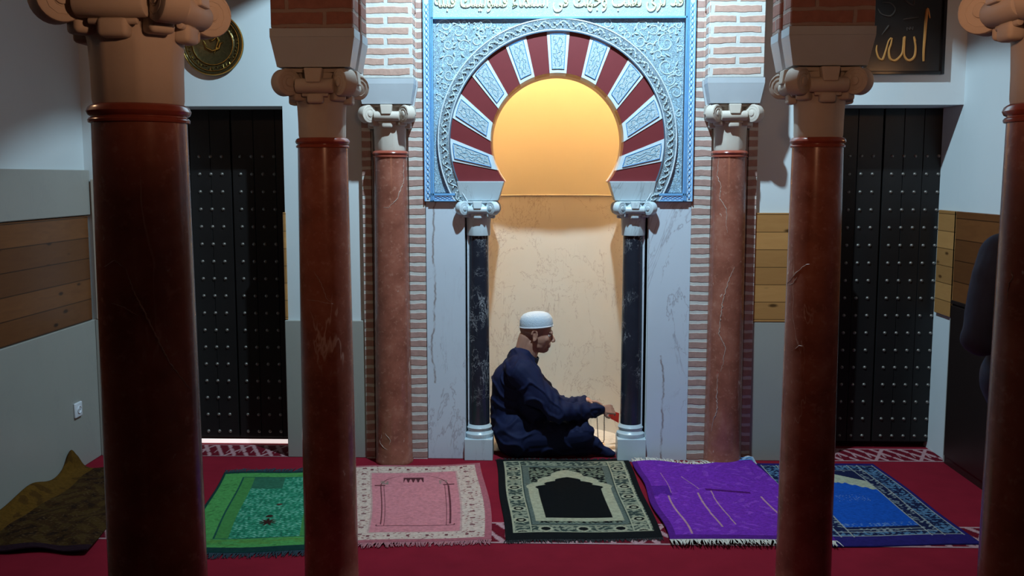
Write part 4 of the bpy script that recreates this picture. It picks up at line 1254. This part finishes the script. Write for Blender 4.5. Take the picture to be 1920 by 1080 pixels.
def face(bm, g, s, sx=1):
    """g(a,b,c): point a forward, b up, c toward the near side in head units (metres)"""
    E = lambda c, r: ball(bm, g(*c), r, 20)
    E((-.003, .042, 0), (.092, .076, .078)); E((.028, .036, 0), (.062, .068, .066))
    E((.028, -.020, 0), (.062 * s, .058 * s, .066 * s)); E((.022, -.055, 0), (.052 * s, .052 * s, .042 * s))
    E((.062, -.078, 0), (.022 * s, .024 * s, .020 * s))                        # chin
    capsule(bm, g(-.005, -.075, .03), g(.055, -.085, .012), .020 * s, .016 * s); capsule(bm, g(-.005, -.075, -.03), g(.055, -.085, -.012), .020 * s, .016 * s)
    capsule(bm, g(.086, .016, .024), g(.086, .016, -.024), .012 * s, .012 * s)  # brow
    capsule(bm, g(.090, .004, 0), g(.106, -.026, 0), .0075 * s, .0115 * s)     # nose
    E((.102, -.030, .0105), .0078 * s); E((.102, -.030, -.0105), .0078 * s)
    capsule(bm, g(.084, -.048, .018), g(.084, -.048, -.018), .0085 * s, .0085 * s)  # lips
    capsule(bm, g(.084, -.059, .015), g(.084, -.059, -.015), .0085 * s, .0085 * s)
    for q in (1, -1):
        E((.058, -.018, .038 * q), (.022 * s, .018 * s, .022 * s))             # cheek
        pts = []
        for k in range(9):
            a = PI * (.95 - 1.45 * k / 8); pts.append(g(-.006 + .016 * -math.cos(a) * -1, .000 + .030 * math.sin(a), .077 * q))
        for a, b in zip(pts[:-1], pts[1:]): capsule(bm, a, b, .0055 * s, .0055 * s, 8)
        ball(bm, g(-.004, -.022, .074 * q), (.010 * s, .006 * s, .012 * s)); ball(bm, g(-.004, -.004, .070 * q), (.014 * s, .006 * s, .022 * s))
hc = m(1004, 626)
tilt = -.10
def gm(a, b, c):
    a *= 1.05; b *= 1.08
    x = a * math.cos(tilt) - b * math.sin(tilt) * 1; z = a * math.sin(tilt) + b * math.cos(tilt)
    return hc + Vector((x, -c, z))
bm = NB(); face(bm, gm, 1.08)
nk0, nk1 = m(996, 645), m(982, 690)
capsule(bm, nk0, nk1, .056, .058)
capsule(bm, m(988, 634), m(980, 664), .052, .052)
capsule(bm, m(966, 708), m(960, 800), .10, .11)
capsule(bm, m(972, 700, -.13), m(972, 700, .13), .060, .060)
capsule(bm, m(965, 815, -.09), m(965, 815, .09), .085, .085)
wn, wf = m(1126, 768, -.105), m(1100, 752, .04)
el_n, el_f = m(1046, 772, -.24), m(1048, 762, .24)
for sh, el, wr in ((m(978, 704, -.17), el_n, wn), (m(978, 704, .17), el_f, wf)):
    capsule(bm, sh, el, .050, .038); capsule(bm, el, wr, .038, .026)
capsule(bm, m(962, 822, -.08), m(1075, 820, -.17), .075, .052); capsule(bm, m(1075, 824, -.17), m(1000, 840, -.05), .05, .036)
capsule(bm, m(962, 820, .08), m(1080, 815, .19), .075, .052); capsule(bm, m(1080, 818, .19), m(1116, 838, .02), .048, .032)
capsule(bm, m(1116, 838, .0), m(1140, 846, -.08), .028, .022)
hd1 = Vector((.5, .25, -.45)); hd2 = Vector((.85, -.1, -.25))
hand(bm, wn + Vector((.0, .0, .0)), Vector((.75, .30, -.05)), Vector((.1, -.75, .55)), 1, .80, .85)
hand(bm, wf, Vector((.9, -.22, -.05)), Vector((0, .3, .9)), 1, .80, .6)
body = remeshed('body', bm, M['skin'], man, .0042, 3)
# robe
def fold_robe(c):
    p = c * 1.0
    a = noise.noise(Vector((p.x * 9, p.y * 5, p.z * 6))) * .008
    f = noise.noise(Vector((p.x * 10 + p.z * 9, p.y * 4, p.z * 9 - p.x * 4)))
    a += (.5 - min(1, abs(f) * 5)) * .010
    if c.x > m(1020, 700).x and c.z > .18:      # gathered sleeves
        a += math.sin(c.x * 120 + 3 * noise.noise(c * 12)) * .0035
    return a
bm = NB()
capsule(bm, m(965, 715), m(962, 790), .140, .135)
capsule(bm, m(979, 668), m(964, 705), .074, .118)
capsule(bm, m(973, 690, -.125), m(973, 690, .125), .088, .088)
capsule(bm, m(975, 676, -.06), m(975, 676, .06), .082, .082)
capsule(bm, m(990, 705, -.07), m(1000, 770, -.07), .09, .10); capsule(bm, m(990, 705, .07), m(1000, 770, .07), .09, .10)
capsule(bm, m(967, 806, -.08), m(967, 806, .08), .135, .135)
capsule(bm, m(970, 824, -.12), m(970, 824, .12), .118, .118)
for q, el, wr in ((-1, el_n, m(1119, 768, -.12)), (1, el_f, m(1090, 756, .05))):
    capsule(bm, m(978, 700, .165 * q), el, .090, .066); capsule(bm, el, wr, .066, .044)
capsule(bm, m(1000, 738, -.2), m(1050, 765, -.22), .075, .06)
capsule(bm, m(1040, 772, -.2), m(1106, 776, -.14), .046, .036)
capsule(bm, m(965, 822, -.10), m(1090, 812, -.17), .108, .078); capsule(bm, m(965, 822, .10), m(1082, 812, .18), .108, .076)
capsule(bm, m(1092, 816, -.17), m(1000, 836, -.14), .076, .066); capsule(bm, m(1082, 816, .18), m(1112, 836, .02), .070, .048)
capsule(bm, m(1092, 822, -.16), m(1118, 838, -.12), .064, .048); capsule(bm, m(1112, 840, -.12), m(1146, 852, -.13), .046, .024)
capsule(bm, m(975, 838, -.15), m(1100, 842, -.14), .058, .046)
robe = remeshed('robe', bm, M['robe'], man, .006, 7, fold_robe)
# stand collar
bm = NB()
pts = []
Mn = (m(997, 655) - m(981, 684)).to_track_quat('Z', 'Y').to_matrix().to_4x4()
lathe(bm, [(.078, 0), (.074, .022), (.069, .040), (.064, .040), (.064, .0)], 40, m(986, 672), M=Mn)
obj('robe_collar', bm, M['collar_cloth'], robe, smooth=True)
# cap
bm = NB()
ct = Matrix.Rotation(-.06, 4, 'Y')
cc = m(1006, 613)
lathe(bm, [(.0985, 0), (.100, .008), (.100, .022), (.0975, .045), (.090, .064), (.074, .080), (.050, .089), (.022, .093), (.001, .094)], 56, M=Matrix.Diagonal((1.0, .86, 1, 1)))
bmesh.ops.transform(bm, matrix=Matrix.Translation(cc) @ ct, verts=bm.verts)
cap_o = obj('knitted_cap', bm, M['cap'], man, smooth=True)
bm = NB(); tube(bm, [cc + (ct @ Vector((.0985 * math.cos(2 * PI * k / 48), .0985 * .86 * math.sin(2 * PI * k / 48), .006))) for k in range(48)], .0045, 8, closed=True)
obj('cap_band', bm, M['plastic'], cap_o, smooth=True)
# eyes, hair at the nape
for q in (1, -1):
    bm = NB(); ball(bm, gm(.077, .002, .030 * q), .0105, 14); eo = obj('eye', bm, plain('eye_white', (.45, .40, .38), .3), man, smooth=True)
    bm = NB(); ball(bm, gm(.0845, .001, .031 * q), .0052, 10); obj('iris', bm, M['hole'], eo, smooth=True)
    bm = NB(); capsule(bm, gm(.088, .020, .016 * q), gm(.078, .021, .045 * q), .0042, .0036, 8); obj('eyebrow', bm, M['beard'], man, smooth=True)
bm = NB(); ball(bm, gm(-.006, .032, 0), (.0915, .0770, .068), 32)
obj('hair', bm, M['beard'], man, smooth=True)
# beads
hx = m(1133, 779, -.05)
bd = thing('prayer_beads', 'dark string of prayer beads hanging from the seated man\'s hands', 'prayer beads', hx)
loop = []
A, B = m(1119, 778, -.04), m(1133, 778, -.07); bot = m(1127, 831, -.055)
for k in range(45):
    t = k / 44
    if t < .46: loop.append(A.lerp(bot + Vector((-.018, .0, .02)), t / .46))
    elif t < .54: loop.append(bot + Vector((.018 * math.sin((t - .5) / .04 * PI / 2), 0, .008 * abs(math.sin((t - .5) / .04 * PI / 2)))))
    else: loop.append((bot + Vector((.018, 0, .02))).lerp(B, (t - .54) / .46))
for k in range(9): loop.append(B.lerp(A, (k + .5) / 9) + Vector((.004, 0, .012)))
bm = NB(); tube(bm, loop, .0013, 5, closed=True); obj('cord', bm, M['beads'], bd, smooth=True)
me = None
L0 = [0]
for a, b in zip(loop[:-1], loop[1:]): L0.append(L0[-1] + (b - a).length)
s = 0; k = 0
while s < L0[-1] and k < 60:
    i = max(j for j in range(len(L0)) if L0[j] <= s); i = min(i, len(loop) - 2)
    p = loop[i].lerp(loop[i + 1], (s - L0[i]) / max(1e-6, L0[i + 1] - L0[i]))
    if me is None:
        bm = NB(); ball(bm, (0, 0, 0), .0034, 10); bo = obj('bead', bm, M['beads'], bd, smooth=True, local=True); me = bo.data
    else: bo = bpy.data.objects.new('bead', me); C.objects.link(bo); bo.parent = bd
    bo.location = p - wloc(bd); s += .0078; k += 1
bm = NB(); cyl(bm, bot + Vector((0, 0, -.002)), bot + Vector((0, 0, -.030)), .003, .007, 10); obj('tassel', bm, M['beads'], bd, smooth=True)
# red booklet
q = [m(1144, 770, .03), m(1161, 775, .06), m(1160, 793, .06), m(1141, 783, .03)]
bk = thing('booklet', 'small red booklet held beyond the seated man\'s fingers', 'booklet', q[0])
for nm, mat, grow, th0, th1 in (('cover', M['booklet'], 0, 0, .003), ('pages', M['paper'], .002, .003, .008), ('back_cover', M['booklet'], 0, .008, .011)):
    bm = NB(); nrm = (q[1] - q[0]).cross(q[3] - q[0]).normalized()
    if nrm.y < 0: nrm = -nrm
    c4 = sum(q, Vector()) / 4
    pp = [p + (c4 - p).normalized() * grow for p in q]
    a = [bm.verts.new(p + nrm * th0) for p in pp]; b = [bm.verts.new(p + nrm * th1) for p in pp]
    bm.faces.new(a); bm.faces.new(b[::-1])
    for i in range(4): bm.faces.new([a[i], b[i], b[(i + 1) % 4], a[(i + 1) % 4]])
    obj(nm, bm, mat, bk)

# standing person half hidden by the right column
px_, py_ = 1.73, 3.35
st = thing('person', 'person in a slate navy jacket standing mostly hidden behind the right foreground column', 'person', (px_, py_, 0))
def g2(x, y, z): return Vector((px_ + x, py_ + y, z))
bm = NB()
def gs(a, b, c): return g2(c, a + .0, 1.60 + b)
face(bm, gs, 1.0)
capsule(bm, g2(0, -.02, 1.53), g2(0, -.02, 1.42), .058, .064)
capsule(bm, g2(0, 0, 1.32), g2(0, 0, 1.0), .13, .12); capsule(bm, g2(-.14, 0, 1.38), g2(.14, 0, 1.38), .06, .06); capsule(bm, g2(-.08, 0, .93), g2(.08, 0, .93), .11, .11)
for q in (-1, 1):
    capsule(bm, g2(.09 * q, 0, .9), g2(.10 * q, .0, .48), .085, .055); capsule(bm, g2(.10 * q, 0, .48), g2(.10 * q, -.02, .09), .055, .038)
    capsule(bm, g2(.10 * q, -.03, .04), g2(.11 * q, .15, .035), .036, .030)
    el = g2(.245 * q, -.02, 1.10); wr = g2(.12 * q, .18, 1.10)
    capsule(bm, g2(.19 * q, 0, 1.38), el, .050, .040); capsule(bm, el, wr, .040, .027)
    hand(bm, wr, Vector((-.5 * q, .8, 0)), Vector((0, .2, 1)), q, .95, .6)
remeshed('body', bm, M['skin'], st, .0055, 3)
bm = NB()
capsule(bm, g2(0, 0, 1.33), g2(0, 0, 1.0), .155, .15); capsule(bm, g2(-.13, 0, 1.38), g2(.13, 0, 1.38), .082, .082); capsule(bm, g2(-.09, 0, .95), g2(.09, 0, .95), .135, .135)
capsule(bm, g2(0, -.02, 1.40), g2(0, -.02, 1.47), .085, .070)
for q in (-1, 1):
    el = g2(.245 * q, -.02, 1.10); wr = g2(.14 * q, .14, 1.10)
    capsule(bm, g2(.18 * q, 0, 1.375), el, .075, .062); capsule(bm, el, wr, .060, .045)
jk = remeshed('jacket', bm, M['jacket'], st, .008, 5, lambda c: noise.noise(Vector((c.x * 9, c.y * 9, c.z * 14))) * .010)
bm = NB()
capsule(bm, g2(-.085, 0, .92), g2(.085, 0, .92), .118, .118)
for q in (-1, 1):
    capsule(bm, g2(.09 * q, 0, .9), g2(.10 * q, 0, .48), .102, .075); capsule(bm, g2(.10 * q, 0, .48), g2(.10 * q, -.02, .11), .075, .062)
remeshed('trousers', bm, M['trouser'], st, .008, 4)
bm = NB(); ball(bm, gs(-.025, .055, 0), (.083, .098, .088), 24); obj('hair', bm, M['trouser'], st, smooth=True)
